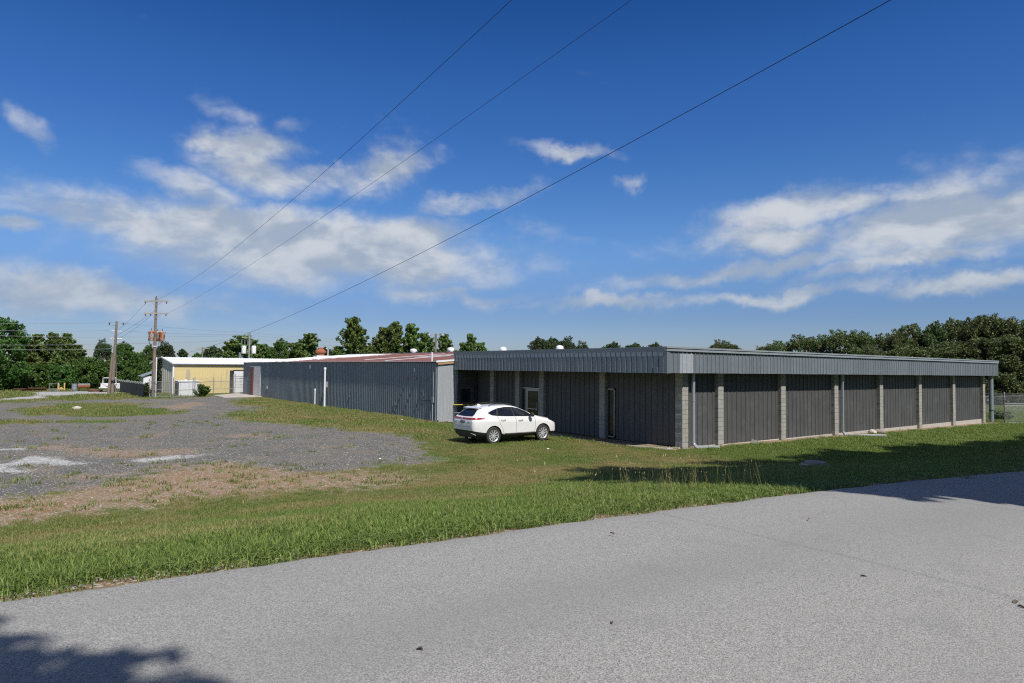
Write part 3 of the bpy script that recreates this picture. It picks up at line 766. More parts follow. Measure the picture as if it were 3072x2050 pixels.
MB().box((22.362, GY0 - .06, -.498), (23.078, GY0 - .05, .318)).build('pane', M['glass'], d2)
MB().lathe([(.03, 0), (.035, .03), (.02, .05)], 10, (22.28, GY0 - .13, -.62), 'Y').build('handle', M['galv_bright'], d2)
# roof sheets run up the slope; the far half still wears its white coat
def roof_sheet(w, run, rise, mat, pitch):
    vv, ff = [], []
    pr = ribbed(w, pitch, .035, .09)
    for u, d in pr: vv += [(0, u, d), (run, u, rise + d)]
    k = len(pr)
    for i in range(k - 1): ff.append((2 * i, 2 * i + 1, 2 * i + 3, 2 * i + 2))
    for u, d in pr: vv += [(0, u, d - .02), (run, u, rise + d - .02)]
    for i in range(k - 1): ff.append((2 * i, 2 * i + 2, 2 * k + 2 * i + 2, 2 * k + 2 * i))
    me_ = bpy.data.meshes.new('roof_sheet'); me_.from_pydata(vv, [], ff); me_.materials.append(mat); me_.update(); return me_
n = 53; L = (GY1 - GY0 + .25) / n
rs1 = roof_sheet(L, 12.35, 1.02, M['red_roof'], L / 3); rs2 = roof_sheet(L, -12.35, 1.02, M['red_roof'], L / 3)
for i in range(n):
    y = GY0 - .05 + i * L
    inst('roof_sheet', rs1, ware, (GX - .094, y, 1.95 + pr_.uniform(-.006, .006))); inst('roof_sheet', rs2, ware, (45.16, y, 1.95))
MB().beam((32.97, GY0 - .06, 3.03), (32.97, GY1 + .1, 3.03), .34, .03).build('ridge_cap', M['white_roof'], ware)
MB().box((GX - .104, GY0 - .1, 1.955), (GX - .089, GY1 + .2, 1.995)).build('eave_trim', M['white_roof'], ware)
for y, x0, x1 in ((37.6, 25.5, 31.5), (44.2, 21.4, 27.0), (46.5, 25, 32), (50.1, 22.5, 30)):
    MB().beam((x0, y, 2.0 + (x0 - GX + .14) * .0826), (x1, y + .3, 2.0 + (x1 - GX + .14) * .0826), .30, .02).build('coated_seam', M['white_roof'], ware)
MB().beam((GX - .16, GY0 - .09, 1.98), (FX - .02, GY0 - .09, 2.08), .05, .11).build('rake_trim', M['white_roof'], ware)
MB().beam((GX - .02, GY0 - .07, 1.85), (FX - .02, GY0 - .07, 1.95), .04, .13).build('fascia_board', M['fascia_timber'], ware)
# sliding door at the far end
MB().box((GX - .02, 71.55, -1.52), (GX + .02, 74.1, 1.44)).build('door', M['white_paint'], ware)
MB().box((GX - .10, 74.1, -1.56), (GX + .02, 74.95, 1.46)).build('door_jamb', M['red_door'], ware)
MB().box((GX - .07, 71.44, -1.56), (GX + .02, 71.55, 1.50)).box((GX - .07, 71.55, 1.44), (GX + .02, 75.05, 1.53)).box((GX - .07, 74.95, -1.56), (GX + .02, 75.05, 1.44)).build('door_frame', M['white_paint'], ware)
# small fittings on the wall
def fit(nm, y, z, w, h, d, mt): return MB().box((GX - .045 - d * .5, y - w / 2, z - h / 2), (GX - .02, y + w / 2, z + h / 2)).build(nm, M[mt], ware)
fit('vent_cover', 57.1, 1.55, .42, .30, .03, 'galv_bright'); fit('vent_cover', 38.4, 1.46, .10, .22, .02, 'white_paint'); fit('socket_cover', 69.2, -.58, .22, .3, .03, 'white_paint')
fit('junction_box', 53.7, -.45, .30, .42, .12, 'galv_post'); fit('socket_cover', 41.1, -.82, .14, .24, .04, 'galv_post'); fit('socket_cover', 48.6, -.62, .10, .18, .04, 'galv_post'); fit('meter_box', 35.98, -.34, .20, .36, .14, 'galv_post')
for y in (39.35, 38.2, 36.8):
    m1 = MB().lathe([(.02, 0), (.06, -.08), (.07, -.14)], 10, (GX - .10, y, .98)); m1.tube([(GX - .02, y, .95), (GX - .10, y, .98)], .015); m1.build('wall_lamp', M['porcelain'], ware)
MB().tube([(GX - .09, 35.97, -1.62), (GX - .09, 35.97, -.5)], .022).tube([(GX - .07, 35.95, -.18), (GX - .07, 35.92, 1.42)], .016).build('conduit', M['galv_bright'], ware)
MB().box((GX - .052, 36.1, -.44), (GX - .042, 37.65, -.41)).box((GX - .052, 37.63, -.44), (GX - .042, 37.66, 1.0)).build('hatch_outline', M['trim_dark'], ware)
MB().tube([(20.98, 36.68, 1.9), (20.98, 36.68, 2.56)], .055, 12).build('vent_pipe', M['pvc'], ware)
# rusty exhaust on the far roof
ex_ = thing('roof_exhaust', 'rusty orange exhaust hood on a white curb on the far roof', 'exhaust', (29.8, 78.0, 2.6))
MB().box((-1.0, -.7, -.3), (1.0, .7, .22)).build('curb', M['white_roof'], ex_)
MB().lathe([(.45, .2), (.45, .55), (.62, .6), (.62, .75), (.30, 1.05), (.30, 1.15), (.05, 1.2)], 18, (-.3, 0, 0)).build('hood', M['rust'], ex_, smooth=True)
MB().tube([(.6, 0, .2), (.6, 0, 1.0), (.35, 0, 1.08)], .05).build('pipe', M['white_paint'], ex_)

# white plastic standpipes in the grass in front of the wall
def standpipe(x, y, h, r, label):
    o = thing('standpipe', label, 'pipe', (x, y, gz(x, y)), group='white standpipes by the warehouse wall')
    MB().tube([(0, 0, -.1), (0, 0, h)], r, 14).build('pipe', M['pvc'], o, smooth=True)
    MB().lathe([(r * 1.25, 0), (r * 1.25, .16), (r * 1.1, .18)], 14, (0, 0, h - .10)).build('cap', M['pvc'], o, smooth=True)
    return o
sp = standpipe(20.25, 52.5, 3.05, .075, 'tall white plastic pipe standing before the warehouse wall')
MB().box((.06, -.12, 1.55), (.22, .02, 2.0)).build('box', M['galv_post'], sp)
standpipe(20.5, 55.3, 1.25, .05, 'short white plastic pipe beside the taller one')

# yellow safety rail at the side door
hr = thing('handrail', 'yellow pipe handrail beside the side door, partly behind the car', 'handrail', (21.3, 34.6, -1.66))
MB().tube([(0, 0, 1.06), (2.1, 0, 1.06)], .028, 10).build('top_rail', M['yellow_paint'], hr, smooth=True)
MB().tube([(0, 0, .58), (2.1, 0, .58)], .02, 8).build('mid_rail', M['galv_post'], hr, smooth=True)
MB().tube([(-.35, 0, .08), (2.1, 0, .08)], .022, 8).build('bottom_rail', M['galv_bright'], hr, smooth=True)
for x in (0., .75, 2.1): MB().tube([(x, 0, -.1), (x, 0, 1.04)], .024, 8).build('post', M['yellow_paint'] if x else M['black'], hr, smooth=True)

# concrete apron, edging, manhole, rubble
ap = MB(); pts = [(17.1, 75.4), (21.0, 80.3), (24, 80.3), (24, 75.4), (GX - .02, 75.35), (GX - .02, 70.8), (17.0, 70.9)]
ap.prism(pts, -1.75, -1.53, 'Z'); ap.build('concrete_apron', M['concrete'], bevel=.02)
tag(bpy.data.objects['concrete_apron'], 'pale concrete apron outside the warehouse door', 'paving', kind='structure')
ed = MB(); q = [(22.5, 35.2), (22.42, 26.4), (22.30, 25.0), (22.02, 22.9), (22.15, 20.9), (22.75, 19.55), (23.4, 19.35)]
for a, e in zip(q[:-1], q[1:]): ed.beam((*a, gz(*a) + .0), (*e, gz(*e) + .0), .12, .10)
tag(ed.build('edging_strip', M['concrete'], bevel=.01), 'thin concrete edging along the front of the office', 'edging', kind='structure')
mh = thing('manhole', 'round concrete manhole collar with iron lid in shaded grass', 'manhole', (21.1, 11.9, gz(21.1, 11.9)))
MB().lathe([(.50, -.2), (.48, .03), (.40, .09), (.38, .04)], 28).build('collar', M['concrete'], mh, smooth=True)
MB().lathe([(.33, -.1), (.33, .14), (.31, .16), (.04, .17)], 28).build('lid', M['rubble'], mh, smooth=True)
def rock(name, x, y, r, sx, sy, sz, mt, label, cat, seed, z=None):
    rr = random.Random(seed); bm_ = bmesh.new(); bmesh.ops.create_icosphere(bm_, subdivisions=3, radius=1)
    for v in bm_.verts:
        k_ = 1 + .22 * (float(vnoise(v.co.x * 2.3 + seed, v.co.y * 2.3 + v.co.z * 1.7, seed)) - .5) * 2 + rr.uniform(-.02, .02)
        v.co = Vector((v.co.x * sx, v.co.y * sy, v.co.z * sz)) * r * k_
    me_ = bpy.data.meshes.new(name); bm_.to_mesh(me_); bm_.free(); me_.materials.append(M[mt])
    o = bpy.data.objects.new(name, me_); C.objects.link(o); o.location = (x, y, (gz(x, y) if z is None else z) + r * sz * .45)
    o.rotation_euler = (0, 0, rr.uniform(0, 3)); return tag(o, label, cat)
rock('stone', 39.7, 18.95, .30, 1.2, .7, .55, 'stone', 'pale rough stone lying against the facade beside the slim downspout', 'stone', 3)
rock('stone', 40.4, 18.9, .3, 1.1, .7, .6, 'rubble', 'small darker stone next to the pale one at the facade foot', 'stone', 8)
cb = MB().box((-.28, -.13, 0), (.28, .13, .19)).build('loose_block', M['block'], bevel=.012); cb.location = (28.3, 18.98, gz(28.3, 18.98) - .02); cb.rotation_euler = (.25, .12, .5)
tag(cb, 'loose grey concrete block tipped against the facade in the second bay', 'block')
rock('stone', 3.9, 57.4, .26, 1.3, .8, .6, 'stone', 'whitish lump of rock in the grass island', 'stone', 5)
lt = random.Random(9)
for k_, (x, y, lb) in enumerate([(17.3, 20.9, 'scrap of white paper in the grass before the car'), (10.6, 22.1, 'white crumpled scrap at the gravel edge'), (19.4, 37.5, 'small white cap lying at the warehouse foot'), (8.6, 9.2, 'tiny white scrap among the seed stalks')]):
    m1 = MB(); m1.add([(-.10, -.06, .02), (.09, -.07, .05), (.11, .06, .02), (-.08, .07, .06), (0, 0, .09)], [(0, 1, 4), (1, 2, 4), (2, 3, 4), (3, 0, 4)])
    o = m1.build('paper_scrap', M['white_paint']); o.location = (x, y, gz(x, y) + .02); o.scale = (.5, .5, .5) if k_ < 3 else (.3, .3, .3); tag(o, lb, 'litter')

# ------------------------------------------------------------------ the yellow shed at the end of the lot
YX, YY0, YYR, YY1 = 0., 0., 2.9, 5.8       # local: front wall along +X, gable end at X = 0
yel = thing('yellow_shed', 'yellow ribbed metal shed with white roof and beige vine-streaked gable', 'building', (14.1, 80.5, 0), R(12))
MB().prism([(YY0 + .06, -2.2), (YY0 + .06, 1.70), (YYR, 2.40), (YY1 - .06, 1.70), (YY1 - .06, -2.2)], YX + .06, 20, 'X').build('wall_core', M['trim_dark'], yel)
n = 10; L = 9.0 / n
for i in range(n):
    x = YX + i * L
    if x + L < 6.7: inst('siding_sheet', sheet_mesh('siding_sheet', ribbed(L, L / 3, .025, .05), 3.28, M['yellow_siding']), yel, (x, YY0, -1.56))
    else: inst('siding_sheet', sheet_mesh('siding_sheet', ribbed(L, L / 3, .025, .05), .72, M['yellow_siding']), yel, (x, YY0, 1.0 if x > 6 else -1.56))
n = 6; L = (YY1 - YY0) / n
for i in range(n):
    y1 = YY1 - i * L; zt = 1.70 + .70 * (1 - abs((y1 - YYR) / 2.9)); zt2 = 1.70 + .70 * (1 - abs((y1 - L - YYR) / 2.9))
    inst('siding_sheet', sheet_mesh('siding_sheet', ribbed(L, L / 2, .025, .05), zt + 1.66, M['beige_metal'], (zt2 - zt) / L), yel, (YX, y1, -1.66), (0, 0, FACE_LOT))
MB().box((YX - .06, YY0 - .06, -1.62), (YX + .10, YY0 + .06, 1.66)).build('corner_trim', M['white_roof'], yel)
def roof_sheet_y(w, run, rise, mat, pitch):
    vv, ff = [], []; pr = ribbed(w, pitch, .03, .07); k = len(pr)
    for u, d in pr: vv += [(u, 0, d), (u, run, rise + d)]
    for i in range(k - 1): ff.append((2 * i, 2 * i + 2, 2 * i + 3, 2 * i + 1))
    for u, d in pr: vv += [(u, 0, d - .02), (u, run, rise + d - .02)]
    for i in range(k - 1): ff.append((2 * i, 2 * k + 2 * i, 2 * k + 2 * i + 2, 2 * i + 2))
    me_ = bpy.data.meshes.new('roof_sheet'); me_.from_pydata(vv, [], ff); me_.materials.append(mat); me_.update(); return me_
ra = roof_sheet_y(.92, 3.12, .72, M['white_roof'], .3066); rb = roof_sheet_y(.92, -3.12, .72, M['white_roof'], .3066)
for i in range(22):
    inst('roof_sheet', ra, yel, (YX - .15 + i * .92, YY0 - .20, 1.73)); inst('roof_sheet', rb, yel, (YX - .15 + i * .92, YY1 + .20, 1.73))
MB().box((YX - .16, YY0 - .24, 1.64), (20, YY0 - .19, 1.74)).build('eave_trim', M['galv_dark'], yel)
for s_, y0 in ((1, YY0 - .22), (-1, YY1 + .22)): MB().beam((YX - .17, y0, 1.74), (YX - .17, YYR, 2.47), .05, .13).build('rake_trim', M['white_roof'], yel)
MB().box((6.78, YY0 - .03, -1.54), (9.4, YY0 + .02, .98)).build('door', M['white_paint'], yel)
for z in (-.92, -.30, .34): MB().box((6.80, YY0 - .045, z - .012), (9.38, YY0 - .031, z + .012)).build('door_seam', M['galv_post'], yel)
MB().box((6.69, YY0 - .07, -1.56), (6.78, YY0 + .02, 1.07)).box((6.78, YY0 - .07, .98), (9.4, YY0 + .02, 1.07)).build('door_frame', M['trim_dark'], yel)

# white equipment cabinet with a louvred end
cbn = thing('equipment_cabinet', 'white metal equipment cabinet with black louvred end beside the yellow shed', 'cabinet', (13.75, 75.4, -1.62))
MB().box((.03, 0, .05), (1.95, 1.9, 1.52)).build('housing', M['white_paint'], cbn, bevel=.02)
MB().box((-.06, -.06, 1.521), (2.0, 1.95, 1.60)).build('lid', M['white_roof'], cbn, bevel=.015)
MB().box((-.02, .02, .05), (.029, 1.88, 1.50)).build('end_panel', M['black'], cbn)
for k_ in range(14): MB().beam((-.05, .06, .14 + k_ * .098), (-.05, 1.84, .14 + k_ * .098), .05, .012, up=(.6, 0, 1)).build('louvre', M['galv_dark'], cbn)
MB().box((.98, -.012, .1), (1.0, -.001, 1.45)).build('panel_seam', M['galv_post'], cbn)
MB().tube([(.7, .3, 1.6), (.7, .3, 1.75)], .12, 12).build('stack', M['white_paint'], cbn)

# ------------------------------------------------------------------ poles and wires
def insulator(p, r=.055, h=.22):
    return MB().lathe([(.02, 0), (r, -.03), (r * .6, -.06), (r, -.10), (r * .6, -.13), (r, -.17), (.02, -h)], 8, p)
ARM = Vector((.79, -.61, 0)).normalized()
mp = thing('utility_pole', 'tall weathered utility pole with two crossarms and three rusty transformers', 'utility pole', (11.3, 74.13, -1.65))
MB().tube([(0, 0, -.3), (0.0, 0, 3), (.02, 0, 9.82)], [.17, .155, .11], 12).build('pole', M['wood_pole'], mp, smooth=True)
def arm(o, z, half, hang):
    a = MB().beam(tuple(-ARM * half + Vector((0, -.1, z))), tuple(ARM * half + Vector((0, -.1, z))), .10, .12).build('crossarm', M['crossarm'], o)
    MB().beam(tuple(-ARM * .52 + Vector((0, -.13, z - .04))), (0, -.13, z - .55), .04, .02).beam(tuple(ARM * .52 + Vector((0, -.13, z - .04))), (0, -.13, z - .55), .04, .02).build('brace', M['galv_post'], o)
    for t in hang: insulator(tuple(ARM * t + Vector((0, -.1, z - .05)))).build('insulator', M['porcelain'], a)
    return a
arm(mp, 9.50, 1.17, (-1.08, 1.02)); arm(mp, 8.28, 1.20, (-1.02, -.52, 1.0))
MB().lathe([(.05, 0), (.05, .16), (.02, .2)], 8, (0, 0, 9.8)).build('pole_top_pin', M['porcelain'], mp)
for dx_, dy_, nm in ((-.36, -.30, 'a'), (.55, -.42, 'b'), (.30, .42, 'c')):
    t = MB().lathe([(.19, 0), (.22, .04), (.29, .84), (.31, .88), (.31, .93), (.10, .98), (.03, 1.02)], 20, (dx_, dy_, 5.55)).build('transformer', M['transformer'], mp, smooth=True)
    MB().tube([(dx_, dy_, 6.5), (dx_, dy_, 6.78)], .035, 8).build('bushing', M['porcelain'], t)
    MB().beam((dx_ * .3, dy_ * .3, 6.0), (dx_ * .8, dy_ * .8, 6.0), .08, .3).build('bracket', M['galv_dark'], mp)
MB().tube([(-.5, -.3, 6.3), (-.62, -.3, 5.7), (-.35, -.2, 4.9), (-.12, -.1, 4.6)], .025).tube([(.62, -.4, 5.6), (.5, -.4, 5.1), (.15, -.2, 4.95)], .025).tube([(.3, -.1, 5.4), (.35, -.2, 5.0), (.12, -.15, 4.8)], .022).tube([(.12, -.12, 4.7), (.38, -.2, 4.3), (.30, -.2, 3.7), (.18, -.1, 3.2)], .015).build('drop_cable', M['cable'], mp)
MB().tube([(.17, -.17, .05), (.17, -.17, 4.0)], .055, 10).build('conduit', M['pvc'], mp, smooth=True)
MB().lathe([(.2, 0), (.21, .04), (.2, .08)], 12, (0, 0, 5.0)).build('band', M['white_paint'], mp)

wp = thing('utility_pole', 'leaning brown utility pole by the white pickup with a stub pole strapped beside it', 'utility pole', (9.04, 85.75, -1.65))
MB().tube([(0, 0, -.3), (.05, 0, 3), (.22, 0, 7.98)], [.19, .17, .11], 10).build('pole', M['wood_pole'], wp, smooth=True)
MB().tube([(-.38, 0, -.3), (-.22, 0, 2.2), (-.12, -.1, 4.4)], [.15, .13, .11], 10).build('stub_pole', M['wood_pole'], wp, smooth=True)
MB().tube([(.3, 0, -.2), (.35, 0, 1.6), (.2, 0, 4.5)], .03).build('conduit', M['galv_post'], wp)
MB().beam((-.55, .3, 7.55), (.95, -.35, 7.55), .06, .07).build('crossarm', M['galv_bright'], wp)
for k in (-.5, .9): insulator((k * .9, -k * .3, 7.85), .07, .28).build('insulator', M['porcelain'], wp)
for z in (6.9, 6.1): MB().tube([(-.35, 0, z), (.75, 0, z)], .04, 6).build('deadend_clamp', M['galv_bright'], wp)
MB().lathe([(.21, 0), (.21, .3)], 10, (0, 0, 1.2)).build('wrap', M['black'], wp)

fp = thing('utility_pole', 'slim far pole with two pale transformers behind the yellow shed', 'utility pole', (31.1, 113.8, -1.65))
MB().tube([(0, 0, 0), (0, 0, 8.6)], [.19, .14], 10).build('pole', M['galv_post'], fp, smooth=True)
for s_ in (-.72, .6): MB().lathe([(.30, 0), (.36, .05), (.36, 1.2), (.28, 1.32)], 14, (s_, -s_ * .7, 5.1)).build('transformer', M['white_paint'], fp, smooth=True)
MB().beam((-1.0, .8, 7.75), (.6, -.4, 7.75), .1, .12).build('crossarm', M['crossarm'], fp)
for k in range(4): MB().tube([(-1.0 + k * .4, .75 - k * .3, 6.6), (-1.0 + k * .4, .75 - k * .3, 7.3)], .06, 6).build('cutout', M['galv_post'], fp)
f2 = thing('utility_pole', 'thin small far pole rising between dark round trees', 'utility pole', (25.0, 118.4, -1.65))
MB().tube([(0, 0, 0), (0, 0, 6.1)], [.14, .10], 8).build('pole', M['wood_pole'], f2)
MB().beam((-.9, .7, 5.9), (.9, -.7, 5.9), .08, .1).build('crossarm', M['crossarm'], f2)
f3 = thing('stub_post', 'short pale post just left of the far transformer pole', 'post', (29.9, 114.7, -1.65))
MB().tube([(0, 0, 0), (0, 0, 5.3)], [.22, .2], 10).build('post', M['galv_post'], f3); MB().box((.15, -.2, 4.4), (.5, .1, 4.9)).build('box', M['galv_post'], f3)
lp = thing('flood_light_pole', 'brown wooden pole with twin floodlights behind the red roof', 'lamp post', (48.0, 82.9, -1.65))
MB().tube([(0, 0, 0), (0, 0, 7.9)], [.20, .15], 10).build('pole', M['wood_pole'], lp, smooth=True)
MB().beam((-.75, .55, 7.75), (.75, -.55, 7.75), .09, .09).build('crossarm', M['crossarm'], lp)
for s_ in (-1, 1):
    MB().lathe([(.10, .18), (.16, .10), (.34, -.10), (.36, -.16)], 12, (s_ * .75, -s_ * .55, 7.82)).build('floodlight', M['galv_dark'], lp, smooth=True)
# the pole across the road that carries the overhead wires
rp_ = thing('utility_pole', 'wooden utility pole across the road carrying the overhead wires', 'utility pole', (9.3, -12.6, 0.1))
MB().tube([(0, 0, 0), (0, 0, 12.9)], [.2, .12], 10).build('pole', M['wood_pole'], rp_, smooth=True)
MB().beam((-3.7, .3, 10.0), (3.7, -.4, 11.5), .12, .14).build('crossarm', M['crossarm'], rp_)
MB().beam((-.4, .0, 12.5), (2.1, 0, 12.5), .1, .12).build('crossarm', M['crossarm'], rp_)

def wire(a, e, sag, r, mat, label, group, n=48):
    a, e = Vector(a), Vector(e); pts = []
    for i in range(n + 1):
        t = i / n; p = a.lerp(e, t); p.z -= 4 * sag * t * (1 - t); pts.append(p)
    return tag(MB().tube(pts, r, 5).build('overhead_wire', M[mat], smooth=True), label, 'wire', group)
G1 = 'overhead wires crossing the sky'
wire((10.45, 74.75, 7.65), (5.77, -12.32, 10.16), 1.78, .0055, 'cable', 'steepest thin black wire, from the top crossarm', G1)
wire((12.1, 73.5, 6.55), (11.16, -12.6, 12.67), .89, .006, 'cable', 'middle one of the three black wires crossing the sky', G1)
wire((14.0, 87.0, 2.5), (12.78, -12.94, 11.56), 2.06, .0085, 'cable', 'lowest and thickest black wire, running down to the yellow shed gable', G1, 80)
G2 = 'pale wires between the far poles'
for k, (zl, zw, zf, sg) in enumerate([(6.0, 6.2, 6.9, .15), (5.23, 5.33, 6.6, .2), (4.72, 4.6, 6.5, .1), (3.63, 3.87, 5.9, .2), (3.16, 3.3, None, .1)]):
    nm = ('topmost', 'second', 'third', 'fourth', 'lowest')[k]
    wire((-3.4, 94.5, zl), (9.05, 85.5, zw), .12, .016, 'cable_pale', nm + ' pale wire running left from the leaning pole', G2, 16)
    if zf: wire((9.05, 85.5, zw), (31.0, 113.8, zf), sg, .016, 'cable_pale', nm + ' pale wire running from the leaning pole to the far transformer pole', G2, 20)
for k, (z1, z2) in enumerate([(6.9, 6.6), (6.5, 6.0), (5.9, 5.2)]):
    wire((31.0, 113.8, z1), (81, 126.5, z2), .5, .018, 'cable_pale', ('upper', 'middle', 'lower')[k] + ' pale wire running right from the far transformer pole', G2, 20)
for k, (t, z) in enumerate([(-1.08, 7.6), (.2, 7.2), (-.5, 6.4)]):
    p = Vector((11.3, 74.0, z)) + ARM * t
    wire(p, (9.2, 85.6, 5.2 - .5 * k), .15, .010, 'cable', ('left', 'right', 'lower')[k] + ' dark jumper wire slanting from the transformer pole to the leaning pole', 'jumpers between the two near poles', 12)

# ------------------------------------------------------------------ fences
def mesh_panel(p, q, h, name, parent, z0=.04):
    p, q = Vector(p), Vector(q); L = (q - p).length
    me = bpy.data.meshes.new(name); me.from_pydata([(p.x, p.y, p.z + z0), (q.x, q.y, q.z + z0), (q.x, q.y, q.z + h), (p.x, p.y, p.z + h)], [], [(0, 1, 2, 3)])
    uv = me.uv_layers.new(name='UVMap')
    for i, c in enumerate([(0, 0), (L / .075, 0), (L / .075, h / .075), (0, h / .075)]): uv.data[i].uv = c
    me.materials.append(M['chain']); o = bpy.data.objects.new(name, me); C.objects.link(o); o.parent = parent; return o
def chain_run(pts, h, label, posts_h=None, barbs=0, rails=(1.,), gate=False, cat='fence', zf=None):
    o = thing('chain_link_gate' if gate else 'chain_link_fence', label, cat, (0, 0, 0))
    P3 = [Vector((x, y, zf if zf is not None else gz(x, y))) for x, y in pts]
    ph = posts_h or [h + .05] * len(pts)
    for p, k in zip(P3, ph):
        MB().tube([p - Vector((0, 0, .3)), p + Vector((0, 0, k))], .04, 10).lathe([(.05, 0), (.05, .03), (.01, .06)], 10, tuple(p + Vector((0, 0, k)))).build('post', M['galv_post'], o, smooth=True)
    for a, e in zip(P3[:-1], P3[1:]):
        for rr in rails: MB().tube([a + Vector((0, 0, h * rr)), e + Vector((0, 0, h * rr))], .025, 8).build('rail', M['galv_post'], o, smooth=True)
        mesh_panel(a, e, h, 'wire_mesh', o)
        for k in range(barbs):
            z = h + .12 + .13 * k; m1 = MB(); m1.tube([a + Vector((0, 0, z)), (a + e) / 2 + Vector((0, 0, z - .02)), e + Vector((0, 0, z))], .007, 4)
            m1.build('barbed_wire', M['galv_post'], o)
    return o
chain_run([(10.98, 74.3), (12.55, 72.4)], 1.55, 'chain link gate leaf standing beside the transformer pole', [1.75, 1.95], rails=(1., .5, .06), gate=True, cat='gate')
chain_run([(12.72, 72.3), (14.75, 73.6)], 1.50, 'chain link gate leaf in front of the white cabinet', [1.95, 1.85], rails=(1., .5, .06), gate=True, cat='gate')
chain_run([(14.95, 73.8), (17.9, 78.9), (20.1, 79.6)], 1.45, 'chain link fence along the yellow shed with barbed top', [1.95, 1.75, 2.15], 3, (1., .42))
chain_run([(20.3, 79.6), (21.4, 79.1)], 2.05, 'narrow chain link gate before the shed door', [2.2, 2.2], rails=(.85, .5, .06), gate=True, cat='gate')
# fence with dark privacy slats and slanted barb arms
df = thing('slatted_fence', 'dark weathered slatted fence with slanted barb arms beside the pickup', 'fence', (0, 0, 0))
A_, B_ = Vector((10.05, 88.5, -1.62)), Vector((10.55, 74.7, -1.62)); LL = (B_ - A_).length; dn_ = (B_ - A_).normalized(); nn = Vector((-1, 0, 0))
ns = 54
M['slat'] = simple('weathered_dark_slat', (.050, .056, .060), .75, .1, .3, 3., streak=.25, obj_var=.3)
for i in range(ns):
    a = A_ + dn_ * (LL * i / ns); e = A_ + dn_ * (LL * (i + .93) / ns); h = 1.24 + pr_.uniform(-.02, .02) + .05 * (i / ns)
    m1 = MB(); m1.box((0, 0, 0), ((e - a).length, .03, h)); o = m1.build('slat', M['slat'], df); o.location = a; o.rotation_euler = (0, 0, math.atan2(dn_.y, dn_.x))
for i in range(0, ns + 1, 6):
    p = A_ + dn_ * (LL * i / ns) + Vector((.07, 0, 0)); MB().tube([p, p + Vector((0, 0, 1.28)), p + Vector((-.42, .1, 1.55))], .028, 8).build('post', M['galv_post'], df)
for k in range(3):
    o_ = Vector((-.10 - .14 * k, 0, 1.36 + .085 * k)); MB().tube([A_ + o_, B_ + o_], .009, 4).build('barbed_wire', M['galv_post'], df)
# fence and gate past the far end of the office
ZR = -2.2
chain_run([(59.3, 18.7), (61.3, 20.3)], 1.75, 'chain link fence panel between the drain pipe and the tall gate post', [2.3, 2.35], 3, (1., .35), zf=ZR)
chain_run([(59.3, 18.7), (62.2, 17.2), (65.5, 15.4)], 1.5, 'chain link gate reaching out of frame beyond the office end', [1.95, 1.5, 1.5], 0, (1., .9, .05), gate=True, cat='gate', zf=ZR)
chain_run([(66, 26), (72, 24.5), (80, 22.5)], 1.6, 'distant chain link fence along the foot of the dark wood', None, 2, (1.,), zf=-2.25)
# a concrete slab on a heap beyond that fence
sb = thing('concrete_slab', 'broken pale concrete slab on a dark heap behind the gate', 'slab', (67.5, 25.0, -2.3))
MB().prism([(-1.6, .95), (1.9, .75), (2.0, .95), (-1.5, 1.15)], -1.2, 1.2, 'Y').build('slab', M['concrete'], sb, bevel=.02)
MB().prism([(-1.5, 0), (2.4, 0), (1.7, .74), (-1.4, .94)], -1.1, 1.1, 'Y').build('heap', M['rubble'], sb)

# ------------------------------------------------------------------ yard clutter by the trees
def lumber(x0, y0, x1, y1, n, lb):
    o = thing('lumber_stack', lb, 'lumber', (x0, y0, gz(x0, y0) - .02)); d = Vector((x1 - x0, y1 - y0, 0))
    for k in range(n):
        z = .06 + .11 * k; s_ = pr_.uniform(-.12, .12)
        MB().beam(d * (.0 + .02 * (k % 2)) + Vector((0, s_, z)), d * pr_.uniform(.92, 1.) + Vector((0, s_, z)), .55, .085).build('timber', M['brown_timber'], o)
lumber(.4, 96.9, 1.55, 96.4, 3, 'low stack of red brown timbers nearest the frame edge'); lumber(1.75, 96.3, 3.4, 95.7, 4, 'longer stack of red brown timbers left of the steel rack')
rk = thing('steel_rack', 'bare steel rack frame beside the timber stacks', 'rack', (3.6, 93.4, -1.62))
for p, q in (((0, 0, 0), (0, 0, .95)), ((.95, -.4, 0), (.95, -.4, .95)), ((0, 0, .92), (.95, -.4, .92)), ((0, 0, .35), (.95, -.4, .35)), ((0, 0, .2), (.95, -.4, .2))): MB().tube([p, q], .028, 6).build('bar', M['galv_post'], rk)
hf = thing('timber_frame', 'yellow timber H-shaped frame standing in the yard', 'frame', (4.52, 95.1, -1.62))
for p, q in (((0, 0, 0), (.02, 0, 1.0)), ((.62, -.24, 0), (.60, -.24, 1.0)), ((0, 0, .28), (.62, -.24, .28))): MB().beam(p, q, .10, .12).build('timber', M['pale_timber'], hf)
MB().prism([(.12, .3), (.5, .3), (.38, .5), (.24, .5)], -.15, -.08, 'Y').build('gusset', M['pale_timber'], hf)
sm = thing('barrel_smoker', 'rusty black barrel smoker on legs by the trees', 'smoker', (7.0, 94.2, -1.62))
MB().lathe([(.05, -.62), (.27, -.60), (.28, -.55), (.28, .55), (.27, .60), (.05, .62)], 18, (0, 0, .62), 'X').build('barrel', M['rust'], sm, smooth=True)
MB().box((-.58, -.30, .80), (.58, .26, .90)).build('lid', M['galv_bright'], sm)
for sx_ in (-.45, .45):
    for sy_ in (-.18, .18): MB().tube([(sx_, sy_, 0), (sx_ * .9, sy_ * .8, .45)], .022, 6).build('leg', M['black'], sm)
bn = thing('scrap_drum', 'dark steel drum standing left of the barrel smoker', 'drum', (6.1, 94.5, -1.62))
